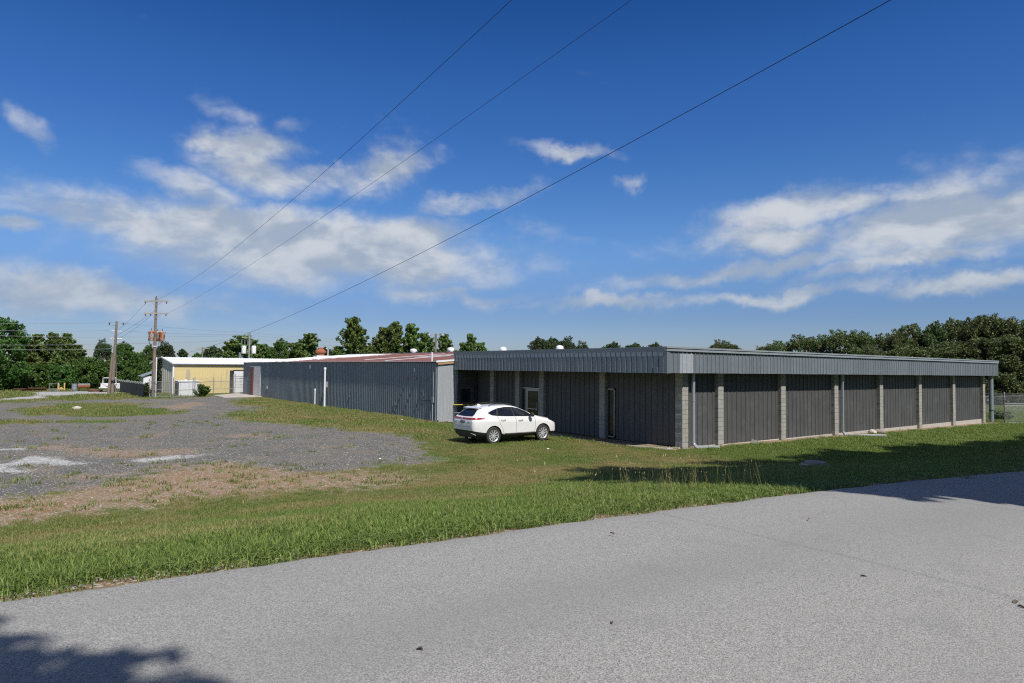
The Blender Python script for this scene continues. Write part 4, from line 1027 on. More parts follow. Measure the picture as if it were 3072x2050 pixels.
MB().lathe([(.28, 0), (.29, .02), (.29, .30), (.30, .31), (.29, .33), (.29, .6), (.30, .61), (.29, .63), (.29, .88), (.27, .9)], 18).build('shell', M['galv_dark'], bn, smooth=True)
MB().lathe([(.27, .88), (.20, .90), (.02, .90)], 18).build('lid', M['black'], bn)
rock('log_pile', 8.0, 92.3, .45, 1.7, .7, .45, 'brown_timber', 'dark heap of logs beyond the pickup bed', 'log pile', 12)
# low far shed
sh = thing('far_shed', 'small pale shed roof glimpsed behind the transformer pole', 'shed', (15.2, 98.5, -1.65))
MB().box((-1.6, -1.5, 0), (1.8, 1.5, 1.75)).build('wall', M['white_paint'], sh)
MB().prism([(-1.9, 1.65), (.1, 2.4), (2.1, 1.65), (2.1, 1.75), (.1, 2.52), (-1.9, 1.75)], -1.7, 1.7, 'Y').build('roof', M['trim_galv'], sh)

# ------------------------------------------------------------------ white pickup by the leaning pole
M['car_white'] = simple('white_car_paint', (.74, .74, .73), .28, 0, .02, 2., coat=.8)
M['tyre'] = simple('tyre_rubber', (.035, .035, .035), .85, 0, .2, 12.)
M['tail_red'] = simple('red_lens', (.36, .012, .016), .15, 0, .1, 6., coat=.6)
M['chrome'] = simple('bright_alloy', (.70, .71, .72), .30, .45, .05, 5.)
pk = thing('pickup_bed_trailer', 'white pickup bed with rack and red tail light half behind the leaning pole', 'trailer', (8.5, 91.6, -1.62), R(-10))
def wheel_mesh(parent, x, y, r, w, side):
    o = bpy.data.objects.new('wheel', None); C.objects.link(o); o.parent = parent; o.location = (x, y, r)
    MB().lathe([(r * .62, -w / 2), (r * .95, -w / 2), (r, -w * .36), (r, w * .36), (r * .95, w / 2), (r * .62, w / 2)], 28, axis='Y').build('tyre', M['tyre'], o, smooth=True)
    MB().lathe([(.02, -w * .3), (r * .6, -w * .3), (r * .63, -w * .48), (r * .63, w * .48), (r * .6, w * .3), (.02, w * .3)], 28, axis='Y').build('rim', M['galv_post'], o, smooth=True)
    return o
MB().prism([(0, .45), (0, 1.02), (2.05, 1.02), (2.1, .95), (2.1, .40), (1.62, .40), (1.45, .78), (1.0, .8), (.72, .42)], -.95, .95, 'Y').build('body', M['car_white'], pk, bevel=.04)
MB().box((.12, -.85, 1.021), (1.95, .85, 1.03)).build('bed_floor', M['black'], pk)
MB().beam((2.1, 0, .45), (3.2, 0, .42), .1, .1).build('drawbar', M['black'], pk)
for y in (-.955, .955): MB().box((-.012, y - .12 if y > 0 else y, .70), (.05, y if y > 0 else y + .12, .98)).build('tail_light', M['tail_red'], pk)
MB().box((-.14, -.9, .40), (0, .9, .58)).build('bumper', M['galv_bright'], pk, bevel=.02)
MB().tube([(.2, -.8, 1.02), (.2, -.8, 1.62), (1.5, -.8, 1.62), (1.5, -.8, 1.02)], .03).tube([(.2, .8, 1.02), (.2, .8, 1.62), (1.5, .8, 1.62), (1.5, .8, 1.02)], .03).build('bed_rack', M['white_paint'], pk)
for x in (1.15,):
    for y in (-.84, .84): wheel_mesh(pk, x, y, .38, .24, 1)

# dead leaves and twigs blown onto the asphalt
for k, (x, y, s_, lb) in enumerate([(6.35, 1.95, 1.2, 'larger dark dead leaf on the asphalt near the lower frame corner'), (6.25, 1.88, .8, 'small dead leaf beside the larger one on the asphalt'), (6.0, 2.95, .8, 'dead leaf lying alone mid-road before the long facade'), (3.3, 3.3, .7, 'tiny dead leaf on the road near the frame centre'), (2.0, 3.6, .6, 'tiny dead leaf on the road toward the left shade'), (8.0, 4.6, .8, 'dead leaf on the road below the seed stalks'), (5.2, 5.2, .9, 'dead leaf close to the grassy road edge')]):
    z = float(road_z(x)) + .06; w = .014 * s_; l = .045 * s_
    m1 = MB().add([(-l, 0, 0), (-.3 * l, -w, .012), (.5 * l, -w * .8, .018), (l, 0, .004), (.5 * l, w * .8, .02), (-.3 * l, w, .014), (0, 0, .004)], [(0, 1, 6), (1, 2, 6), (2, 3, 6), (3, 4, 6), (4, 5, 6), (5, 0, 6)])
    o = m1.build('dead_leaf', M['bark']); o.location = (x, y, z); o.rotation_euler = (0, 0, k * 1.3); tag(o, lb, 'leaf', 'dead leaves on the road')

# ------------------------------------------------------------------ the white crossover parked nose-in at the office
car = thing('parked_car', 'white crossover car parked nose-in at the office front', 'car', (15.62, 24.66, gz(17.9, 24.0) + .005), 0.)
# control net, half body: rows run from the sill up to the roof centre; columns from tail to nose.  (x, y, z)
US = 12
rows = [
 # underside centre
 [(.16, 0, .30), (.30, 0, .24), (.62, 0, .22), (1.06, 0, .22), (1.60, 0, .22), (2.25, 0, .22), (2.90, 0, .22), (3.35, 0, .22), (3.75, 0, .22), (4.25, 0, .22), (4.55, 0, .24), (4.66, 0, .28)],
 # sill / bumper lower edge
 [(.13, .66, .32), (.22, .80, .27), (.60, .86, .25), (1.06, .87, .24), (1.60, .87, .24), (2.25, .87, .24), (2.90, .87, .24), (3.35, .87, .24), (3.75, .87, .24), (4.25, .85, .24), (4.52, .74, .25), (4.64, .55, .29)],
 # top of the black cladding
 [(.04, .72, .60), (.12, .86, .58), (.58, .915, .50), (1.06, .92, .46), (1.60, .915, .42), (2.25, .91, .42), (2.90, .91, .42), (3.35, .915, .42), (3.75, .92, .44), (4.25, .90, .42), (4.56, .79, .40), (4.70, .58, .42)],
 # lower door
 [(.02, .72, .76), (.10, .87, .76), (.56, .925, .76), (1.06, .93, .80), (1.60, .915, .70), (2.25, .90, .68), (2.90, .905, .68), (3.35, .92, .72), (3.75, .93, .78), (4.25, .905, .70), (4.57, .79, .64), (4.73, .58, .62)],
 # haunch line
 [(.03, .70, .98), (.10, .845, .98), (.55, .915, .99), (1.06, .925, .98), (1.60, .905, .95), (2.25, .90, .93), (2.90, .90, .93), (3.35, .905, .94), (3.75, .905, .94), (4.25, .865, .88), (4.55, .75, .82), (4.70, .55, .76)],
 # belt line / hood shoulder
 [(.07, .66, 1.13), (.17, .785, 1.145), (.58, .835, 1.17), (1.06, .85, 1.165), (1.60, .85, 1.145), (2.25, .85, 1.125), (2.90, .845, 1.105), (3.35, .82, 1.09), (3.75, .80, 1.04), (4.25, .745, .975), (4.48, .66, .92), (4.62, .50, .84)],
 # glass top / hood crown
 [(.50, .52, 1.475), (.62, .595, 1.50), (.88, .625, 1.535), (1.25, .64, 1.575), (1.65, .65, 1.595), (2.05, .65, 1.585), (2.45, .64, 1.53), (2.95, .655, 1.34), (3.42, .68, 1.13), (4.10, .55, 1.03), (4.40, .46, .965), (4.57, .36, .89)],
 # roof edge
 [(.46, .30, 1.515), (.60, .44, 1.545), (.88, .49, 1.60), (1.25, .52, 1.635), (1.65, .53, 1.645), (2.05, .53, 1.635), (2.40, .50, 1.585), (2.95, .42, 1.375), (3.50, .40, 1.135), (4.10, .32, 1.055), (4.42, .26, .985), (4.58, .20, .905)],
 # centre line
 [(.44, 0, 1.525), (.58, 0, 1.56), (.88, 0, 1.625), (1.25, 0, 1.655), (1.65, 0, 1.665), (2.05, 0, 1.655), (2.38, 0, 1.605), (2.95, 0, 1.395), (3.56, 0, 1.14), (4.10, 0, 1.065), (4.44, 0, .995), (4.60, 0, .915)],
]
nr = len(rows)
bm = bmesh.new(); V = {}
for j, row in enumerate(rows):
    for i, (x, y, z) in enumerate(row):
        V[j, i, 1] = bm.verts.new((x, -y, z))
        V[j, i, -1] = V[j, i, 1] if y == 0 else bm.verts.new((x, y, z))
def face(*k):
    vs_ = []
    for q in k:
        if V[q] not in vs_: vs_.append(V[q])
    return bm.faces.new(vs_)
for s_ in (1, -1):
    for j in range(nr - 1):
        for i in range(US - 1): face((j, i, s_), (j, i + 1, s_), (j + 1, i + 1, s_), (j + 1, i, s_))
for e in (0, US - 1):      # tail and nose close across the car
    for j in range(nr - 1): face((j, e, 1), (j, e, -1), (j + 1, e, -1), (j + 1, e, 1))
cl_ = bm.edges.layers.float.new('crease_edge')
bmesh.ops.recalc_face_normals(bm, faces=bm.faces)
cage = bpy.data.meshes.new('body'); bm.to_mesh(cage); bm.free()
tmp = bpy.data.objects.new('body_cage', cage); C.objects.link(tmp)
ca = cage.attributes.get('crease_edge') or cage.attributes.new('crease_edge', 'FLOAT', 'EDGE')
cv = np.array([v.co[:] for v in cage.vertices]); key = {}
for (j, i, s_), v in V.items(): pass
cr_ = []
def rowcol(co):
    best = min(((abs(co[0] - x) + abs(abs(co[1]) - y) + abs(co[2] - z)), j, i) for j, r_ in enumerate(rows) for i, (x, y, z) in enumerate(r_)); return best[1], best[2]
rc = [rowcol(c) for c in cv]
for e in cage.edges:
    (j0, i0), (j1, i1) = rc[e.vertices[0]], rc[e.vertices[1]]; k = 0.
    if j0 == j1 and j0 in (4, 5): k = .45
    if j0 == j1 == 2: k = .7
    if j0 == j1 == 6 and max(i0, i1) < 9: k = .35
    if i0 == i1 == 0 and j0 != j1: k = .45
    if i0 == i1 == 0 and j0 == j1 == 7: k = .4
    cr_.append(k)
ca.data.foreach_set('value', cr_)
sb_ = tmp.modifiers.new('sub', 'SUBSURF'); sb_.levels = 3; sb_.render_levels = 3
WB = ((1.04, .365), (3.74, .365)); WR = .365
cut = MB()
for x, z in WB:
    for s_ in (-1, 1):
        ys = sorted((s_ * .60, s_ * 1.3)); cut.lathe([(.425, ys[0]), (.425, ys[1])], 40, (x, 0, z), 'Y')
M['car_black'] = simple('black_car_trim', (.022, .022, .024), .55, 0, .15, 9.)
M['car_glass'] = glass_mat('tinted_car_glass', (.006, .007, .009), .02)
cuto = cut.build('wheel_well_cutter', M['car_black'])
for mm in (M['car_white'], M['car_black']): cage.materials.append(mm)
bo = tmp.modifiers.new('cut', 'BOOLEAN'); bo.object = cuto; bo.operation = 'DIFFERENCE'; bo.solver = 'EXACT'; bo.material_mode = 'TRANSFER'
dg = bpy.context.evaluated_depsgraph_get(); ev = tmp.evaluated_get(dg); full = bpy.data.meshes.new_from_object(ev)
for o_ in (tmp, cuto): bpy.data.objects.remove(o_, do_unlink=True)
full.calc_loop_triangles()
BV = BVHTree.FromPolygons([v.co.copy() for v in full.vertices], [tuple(p.vertices) for p in full.polygons])
def split(me, pred, name, mat):
    bm_ = bmesh.new(); bm_.from_mesh(me); bm_.faces.ensure_lookup_table()
    bmesh.ops.delete(bm_, geom=[f for f in bm_.faces if not pred(f)], context='FACES')
    m2 = bpy.data.meshes.new(name); bm_.to_mesh(m2); bm_.free(); m2.materials.clear(); m2.materials.append(mat)
    m2.polygons.foreach_set('material_index', [0] * len(m2.polygons)); m2.polygons.foreach_set('use_smooth', [True] * len(m2.polygons))
    o_ = bpy.data.objects.new(name, m2); C.objects.link(o_); o_.parent = car; shade(o_, 48); return o_
def lowz(x): return float(np.interp(x, [0, .12, .58, 1.06, 1.6, 3.35, 4.25, 4.56, 4.74], [.60, .58, .50, .46, .42, .42, .42, .40, .42]))
blackp = lambda f: f.calc_center_median().z < lowz(f.calc_center_median().x) - .004 or (f.material_index == 1)
def inwell(f):
    c = f.calc_center_median()
    return any(math.hypot(c.x - x, c.z - z) < .4235 and abs(c.y) < 1.0 and abs(c.y) > .55 for x, z in WB)
body = split(full, lambda f: not (blackp(f) or inwell(f)), 'body', M['car_white'])
clad = split(full, lambda f: blackp(f) or inwell(f), 'lower_cladding', M['car_black'])

def project(poly, side, name, mat, off=.006, parent=None, n=26, inset=None):
    """lay a flat outline on the body: side 'y-' / 'y+' takes (x, z); 'x-' takes (y, z); 'top' takes (x, y)"""
    poly = [Vector((a, b)) for a, b in poly]; bm_ = bmesh.new()
    vs_ = [bm_.verts.new((p.x, p.y, 0)) for p in poly]; bm_.faces.new(vs_)
    bmesh.ops.triangulate(bm_, faces=bm_.faces[:])
    lo = [min(p[k] for p in poly) for k in (0, 1)]; hi = [max(p[k] for p in poly) for k in (0, 1)]
    for ax in (0, 1):
        for k in range(1, n):
            t = lo[ax] + (hi[ax] - lo[ax]) * k / n; co = [0, 0, 0]; co[ax] = t; no = [0, 0, 0]; no[ax] = 1
            bmesh.ops.bisect_plane(bm_, geom=bm_.verts[:] + bm_.edges[:] + bm_.faces[:], plane_co=co, plane_no=no)
    bad = []
    for v in bm_.verts:
        a, b_ = v.co.x, v.co.y
        if side == 'y-': o_, d = Vector((a, -3, b_)), Vector((0, 1, 0))
        elif side == 'y+': o_, d = Vector((a, 3, b_)), Vector((0, -1, 0))
        elif side == 'x-': o_, d = Vector((-3, a, b_)), Vector((1, 0, 0))
        elif side == 'x+': o_, d = Vector((8, a, b_)), Vector((-1, 0, 0))
        else: o_, d = Vector((a, b_, 4)), Vector((0, 0, -1))
        h = BV.ray_cast(o_, d)
        if h[0] is None: bad.append(v); continue
        nrm = h[1] if h[1].dot(d) < 0 else -h[1]
        v.co = h[0] + nrm * off
    if bad: bmesh.ops.delete(bm_, geom=bad, context='VERTS')
    bmesh.ops.remove_doubles(bm_, verts=bm_.verts, dist=.0005)
    bmesh.ops.recalc_face_normals(bm_, faces=bm_.faces)
    me_ = bpy.data.meshes.new(name); bm_.to_mesh(me_); bm_.free(); me_.materials.append(mat)
    me_.polygons.foreach_set('use_smooth', [True] * len(me_.polygons))
    o2 = bpy.data.objects.new(name, me_); C.objects.link(o2); o2.parent = parent or car
    so = o2.modifiers.new('thick', 'SOLIDIFY'); so.thickness = .004; so.offset = -1
    return o2
# side glass: quarter light, rear door glass, front door glass; black surround behind
SURR = [(.80, 1.325), (.98, 1.225), (1.25, 1.19), (1.70, 1.165), (2.30, 1.145), (2.90, 1.125), (3.30, 1.115), (3.20, 1.165), (2.86, 1.345), (2.52, 1.475), (2.15, 1.545), (1.75, 1.555), (1.35, 1.51), (1.02, 1.415)]
Q = [[(.84, 1.325), (1.00, 1.24), (1.22, 1.205), (1.30, 1.485), (1.06, 1.415)], [(1.26, 1.20), (1.68, 1.18), (2.13, 1.165), (2.06, 1.535), (1.75, 1.542), (1.36, 1.497)], [(2.20, 1.163), (2.55, 1.15), (2.92, 1.14), (3.22, 1.13), (2.84, 1.335), (2.50, 1.462), (2.13, 1.532)]]
LINES = {'door_seam': [[(1.26, 1.19), (1.30, 1.10), (1.36, .86), (1.52, .62), (1.56, .43)], [(2.18, 1.16), (2.24, 1.0), (2.26, .7), (2.22, .43)], [(3.30, 1.11), (3.30, .9), (3.26, .43)], [(1.56, .44), (2.22, .435)], [(2.22, .435), (3.26, .44)]]}
def seam(pts, side, name='door_seam', w=.006, mat=None):
    pp = []
    for (a, b_) in pts: pp.append(Vector((a, b_)))
    out = []
    for p, q in zip(pp[:-1], pp[1:]):
        for k in range(8): out.append(p.lerp(q, k / 8))
    out.append(pp[-1]); mb = MB(); prev = None; L_ = []
    for p in out:
        if side in ('y-', 'y+'): s_ = -1 if side == 'y-' else 1; h = BV.ray_cast(Vector((p.x, 3 * s_, p.y)), Vector((0, -s_, 0)))
        else: h = BV.ray_cast(Vector((-3, p.x, p.y)), Vector((1, 0, 0)))
        if h[0] is not None: L_.append(h[0])
    if len(L_) > 2: mb.tube(L_, w, 5).build(name, mat or M['car_black'], car)
for sd_ in ('y-', 'y+'):
    project(SURR, sd_, 'window_surround', M['car_black'], .004)
    for q in Q: project(q, sd_, 'side_window', M['car_glass'], .009)
    for l_ in LINES['door_seam']: seam(l_, sd_)
    s_ = -1 if sd_ == 'y-' else 1
    for x, z in ((1.52, 1.03), (2.46, 1.005)):
        MB().tube([(x - .10, s_ * .925, z), (x - .06, s_ * .955, z + .008), (x + .10, s_ * .955, z + .008), (x + .14, s_ * .92, z)], .016, 8).build('door_handle', M['car_white'], car, smooth=True)
    # mirror
    mr = MB().lathe([(.02, -.10), (.085, -.07), (.10, 0), (.085, .07), (.02, .09)], 14, (3.02, s_ * 1.02, 1.20), 'Y').build('mirror', M['car_black'], car, smooth=True)
    MB().beam((3.06, s_ * .84, 1.13), (3.03, s_ * .97, 1.16), .05, .05).build('stalk', M['car_black'], mr)
    # lights
    project([(4.18, .985), (4.42, .93), (4.60, .80), (4.52, .79), (4.30, .87), (4.10, .95)], sd_, 'headlight', M['car_glass'], .008)
    project([(.06, 1.135), (.30, 1.165), (.52, 1.135), (.62, 1.105), (.40, 1.085), (.12, 1.075)] if 0 else [(.10, 1.14), (.35, 1.14), (.62, 1.105), (.60, 1.09), (.30, 1.065), (.10, 1.06)], sd_, 'tail_light', M['tail_red'], .010)
    project([(3.42, .985), (3.60, .985), (3.58, .965), (3.42, .965)], sd_, 'fender_badge', M['chrome'], .006)
# rear: window, light bar, plate, badge, black bumper, wiper
project([(-.56, 1.19), (-.60, 1.25), (-.46, 1.455), (0, 1.485), (.46, 1.455), (.60, 1.25), (.56, 1.19), (0, 1.175)], 'x-', 'rear_window', M['car_glass'], .008)
project([(-.775, 1.07), (-.775, 1.14), (-.30, 1.125), (0, 1.13), (.30, 1.125), (.775, 1.14), (.775, 1.07), (.40, 1.055), (0, 1.075), (-.40, 1.055)], 'x-', 'tail_light', M['tail_red'], .010)
pl = project([(-.165, .90), (-.165, 1.02), (.165, 1.02), (.165, .90)], 'x-', 'licence_plate', M['black'], .014, n=3)
project([(-.145, .918), (-.145, 1.003), (.145, 1.003), (.145, .918)], 'x-', 'plate_face', simple('plate_face', (.16, .13, .14), .4, 0, .35, 40.), .020, pl, 3)
MB().lathe([(.05, 0), (.05, .012), (.03, .016)], 16, (-.012, 0, 1.10), 'X').build('emblem', M['chrome'], car, smooth=True)
project([(-.60, .955), (-.60, .99), (-.42, .99), (-.42, .955)], 'x-', 'tail_badge', M['chrome'], .008, n=3); project([(.42, .965), (.42, .985), (.55, .985), (.55, .965)], 'x-', 'tail_badge', M['chrome'], .008, n=3)
seam([(-.70, 1.05), (-.66, .86), (-.50, .76), (0, .74), (.50, .76), (.66, .86), (.70, 1.05)], 'x-', 'tailgate_seam', .005)
for s_ in (-1, 1):
    MB().beam((.055, s_ * .62, .50), (.16, s_ * .84, .42), .02, .03).build('bumper_trim', M['chrome'], car)
    MB().lathe([(.035, -.08), (.042, .02), (.042, .03), (.03, .03)], 14, (.16, s_ * .40, .29), 'X').build('exhaust_tip', M['chrome'], car, smooth=True)
MB().tube([(.35, -.02, 1.21), (.37, -.25, 1.235), (.385, -.42, 1.25)], .010, 6).build('wiper', M['black'], car)
# roof: spoiler lip, shark fin, rails
sp_ = MB().prism([(.41, 1.522), (.43, 1.510), (.66, 1.53), (.66, 1.575)], -.56, .56, 'Y').build('spoiler', M['car_white'], car, bevel=.008)
MB().prism([(.72, 1.60), (.80, 1.675), (.84, 1.68), (.98, 1.62)], -.022, .022, 'Y').build('antenna_fin', M['car_white'], car, bevel=.008)
for s_ in (-1, 1):
    rl = MB().tube([(1.0, s_ * .52, 1.605), (1.12, s_ * .525, 1.668), (1.6, s_ * .535, 1.695), (2.05, s_ * .53, 1.68), (2.22, s_ * .525, 1.61)], .017, 8).build('roof_rail', M['car_black'], car, smooth=True)
cx_ = MB().beam((1.72, -.53, 1.712), (1.72, .53, 1.712), .06, .03).build('crossbar', M['car_black'], car)
project([(2.50, -.46), (2.52, .46), (3.38, .56), (3.48, 0), (3.38, -.56)], 'top', 'windscreen', M['car_glass'], .008)
project([(-.42, .52), (-.42, .66), (.42, .66), (.42, .52)], 'x+', 'grille', M['black'], .008)
# underbody so that no light passes below the floor
MB().box((.4, -.7, .235), (4.3, .7, .30)).build('underbody', M['black'], car)
# wheels: tyre, ten split spokes, hub
tyre_me = MB().lathe([(.245, -.10), (.262, -.115), (.345, -.112), (.362, -.095), (.366, -.06), (.366, .06), (.362, .095), (.345, .112), (.262, .115), (.245, .10)], 40, axis='Y', cap=False).mesh('tyre', M['tyre'])
rim_ = MB().lathe([(.225, .09), (.252, .10), (.262, .085), (.262, -.085), (.252, -.108), (.240, -.100), (.225, -.09)], 40, axis='Y', cap=False)
rim_.lathe([(.02, -.082), (.055, -.08), (.062, -.05)], 16, axis='Y')
for k in range(10):
    for dlt in (-.10, .10):
        a = 2 * math.pi * k / 10 + dlt; a2 = 2 * math.pi * k / 10 + dlt * .5
        rim_.beam((math.cos(a2) * .05, -.075, math.sin(a2) * .05), (math.cos(a) * .246, -.088, math.sin(a) * .246), .026 if dlt > 0 else .014, .02, up=(0, 1, 0))
rim_me = rim_.mesh('rim', M['chrome'])
disc_me = MB().lathe([(.02, .0), (.235, .0), (.235, .03), (.02, .03)], 28, axis='Y').mesh('brake_disc', M['car_black'])
for x, z in WB:
    for s_ in (-1, 1):
        w_ = bpy.data.objects.new('wheel', None); C.objects.link(w_); w_.parent = car; w_.location = (x, s_ * .80, WR)
        if s_ > 0: w_.rotation_euler = (0, 0, math.pi)
        for nm_, me_ in (('tyre', tyre_me), ('rim', rim_me), ('brake_disc', disc_me)):
            o_ = inst(nm_, me_, w_); me_.polygons.foreach_set('use_smooth', [True] * len(me_.polygons)); 
            shade(o_, 35)

# ------------------------------------------------------------------ trees
def cards(mb, rnd, centre, n, rad, size, flat=1., up=.0, shell=.55, aspect=1.):
    """n leaf sprays spread through a lobe, thicker towards its skin"""
    cx, cy, cz = centre
    d = rnd.normal(0, 1, (n, 3)); d /= np.linalg.norm(d, axis=1)[:, None]
    r = rad * (shell + (1 - shell) * rnd.uniform(0, 1, n) ** .5) * rnd.uniform(.75, 1.12, n)
    p = d * r[:, None]; p[:, 2] *= flat
    a = rnd.normal(0, 1, (n, 3)) + d * .5; a /= np.linalg.norm(a, axis=1)[:, None]
    b = np.cross(a, rnd.normal(0, 1, (n, 3))); b /= np.linalg.norm(b, axis=1)[:, None]
    s = size * rnd.uniform(.55, 1.25, n)[:, None]; a = a * s * aspect * .5; b = b * s * .5
    c = p + np.array([cx, cy, cz]); o = len(mb.v)
    q = np.stack([c - a - b * .55, c + a * .2 - b, c + a + b * .35, c - a * .25 + b], 1).reshape(-1, 3)
    mb.v += [tuple(v) for v in q]; mb.f += [(o + 4 * i, o + 4 * i + 1, o + 4 * i + 2, o + 4 * i + 3) for i in range(n)]
    mb.m += [0] * n
def limb(mb, a, b, r0, r1, rnd, n=3):
    a, b = Vector(a), Vector(b); pts = [a]
    for i in range(1, n): pts.append(a.lerp(b, i / n) + Vector(rnd.normal(0, .04, 3)) * (b - a).length)
    pts.append(b); mb.tube(pts, [r0 + (r1 - r0) * i / n for i in range(n + 1)], 6)
def raw(mb, name, mat):
    me = bpy.data.meshes.new(name); me.from_pydata(mb.v, [], mb.f); me.materials.append(mat); me.update(); return me
def broad(seed, mat, H=1., rw=.36, base=.30, lobes=26, per=260, leaf=.028, lobe_r=.15, low=False):
    """a broad-leaved tree of height 1; crown of many uneven lobes on limbs"""
    rnd = np.random.default_rng(seed); tr = MB(); cr = MB()
    tr.tube([(0, 0, -.03), (.008, .004, .15), (.0, .01, .42), (.01, 0, .68)], [.030, .024, .017, .008], 8)
    zc = (base + 1) / 2; hz = (1 - base) / 2
    for i in range(lobes):
        u = rnd.uniform(-1, 1); th = 2.39996 * i + rnd.uniform(-.5, .5); k = math.sqrt(max(0, 1 - u * u)) * rnd.uniform(.6, 1.)
        wz = 1. if not low else (1.1 - .2 * u)
        c = (rw * k * math.cos(th) * wz * .80, rw * k * math.sin(th) * wz * .80, zc + hz * u * .82 + rnd.uniform(-.03, .03))
        lr = lobe_r * rnd.uniform(.55, 1.15); limb(tr, (0, 0, max(.12, c[2] - .22)), c, .009, .003, rnd)
        cards(cr, rnd, c, int(per * (lr / lobe_r) ** 2 + 40), lr, leaf, .8)
        for _ in range(5):
            dv = rnd.normal(0, 1, 3); dv /= np.linalg.norm(dv)
            cards(cr, rnd, tuple(np.array(c) + dv * lr * .95), 26, lr * .32, leaf * .9, .8, shell=.1)
    return raw(tr, 'trunk', M['bark']), raw(cr, 'crown', mat)
def pine(seed, mat, base=.22, w=.22, per=34, leaf=.024):
    """loblolly habit: ragged, branches sweeping up, needles in clumps"""
    rnd = np.random.default_rng(seed); tr = MB(); cr = MB()
    tr.tube([(0, 0, -.03), (.004, .003, .4), (-.006, 0, .75), (0, 0, .985)], [.020, .015, .009, .003], 8)
    z = base
    while z < .965:
        t = (z - base) / (1 - base); reach = w * (1.0 - t) ** .7 * (.6 + .4 * min(1, t * 4 + .3)) + .03
        for k in range(rnd.integers(3, 6)):
            th = rnd.uniform(0, 6.283); L = reach * rnd.uniform(.45, 1.3); rise = L * rnd.uniform(.15, .75); tip = (L * math.cos(th), L * math.sin(th), min(z + rise, 1.0))
            limb(tr, (0, 0, z - .01), tip, .005, .002, rnd, 2)
            for f in np.arange(.35, 1.05, .17 if L > .09 else .28):
                c = (tip[0] * f + rnd.normal(0, .008), tip[1] * f + rnd.normal(0, .008), z + (tip[2] - z) * f * f + .008)
                cards(cr, rnd, c, per, .026 + .022 * rnd.uniform(0, 1), leaf, .9, shell=.15, aspect=1.7)
        z += rnd.uniform(.022, .044)
    cards(cr, rnd, (0, 0, .97), 60, .03, leaf, 1.3, shell=.1, aspect=1.7)
    return raw(tr, 'trunk', M['bark']), raw(cr, 'crown', mat)
KIND = {
 'green': [broad(s, M['leaf_green'], rw=.40, base=.04, lobes=50, per=190, leaf=.028, lobe_r=.12, low=True) for s in (1, 2)],
 'oak': [broad(s, M['leaf_oak'], rw=.44, base=.06, lobes=64, per=170, leaf=.022, lobe_r=.105, low=True) for s in (3, 4, 5)],
 'dark': [broad(s, M['leaf_dark'], rw=.40, base=.06, lobes=50, per=170, leaf=.026, lobe_r=.115, low=True) for s in (6, 7)],
 'pine': [pine(s, M['leaf_pine'], base=b_, w=w_) for s, b_, w_ in ((11, .12, .25), (12, .2, .21), (13, .16, .28), (14, .25, .22))],
 'conifer': [pine(21, M['leaf_dark'], base=.08, w=.24)],
 'bush': [broad(s, M['leaf_green'], rw=.55, base=.0, lobes=30, per=170, leaf=.060, lobe_r=.20, low=True) for s in (31, 32)],
 'obush': [broad(s, M['leaf_oak'], rw=.55, base=.0, lobes=30, per=170, leaf=.055, lobe_r=.20, low=True) for s in (33, 34)],
 'shade': [broad(s, M['leaf_oak'], rw=.40, base=.44, lobes=70, per=420, leaf=.026, lobe_r=.12) for s in (41, 42)],
 'shade_low': [broad(s, M['leaf_oak'], rw=.40, base=.30, lobes=90, per=420, leaf=.030, lobe_r=.13) for s in (43, 44)],
}
NATW = {'green': .38, 'oak': .36, 'dark': .40, 'pine': .225, 'conifer': .20, 'bush': .55, 'obush': .55, 'shade': .42, 'shade_low': .40}
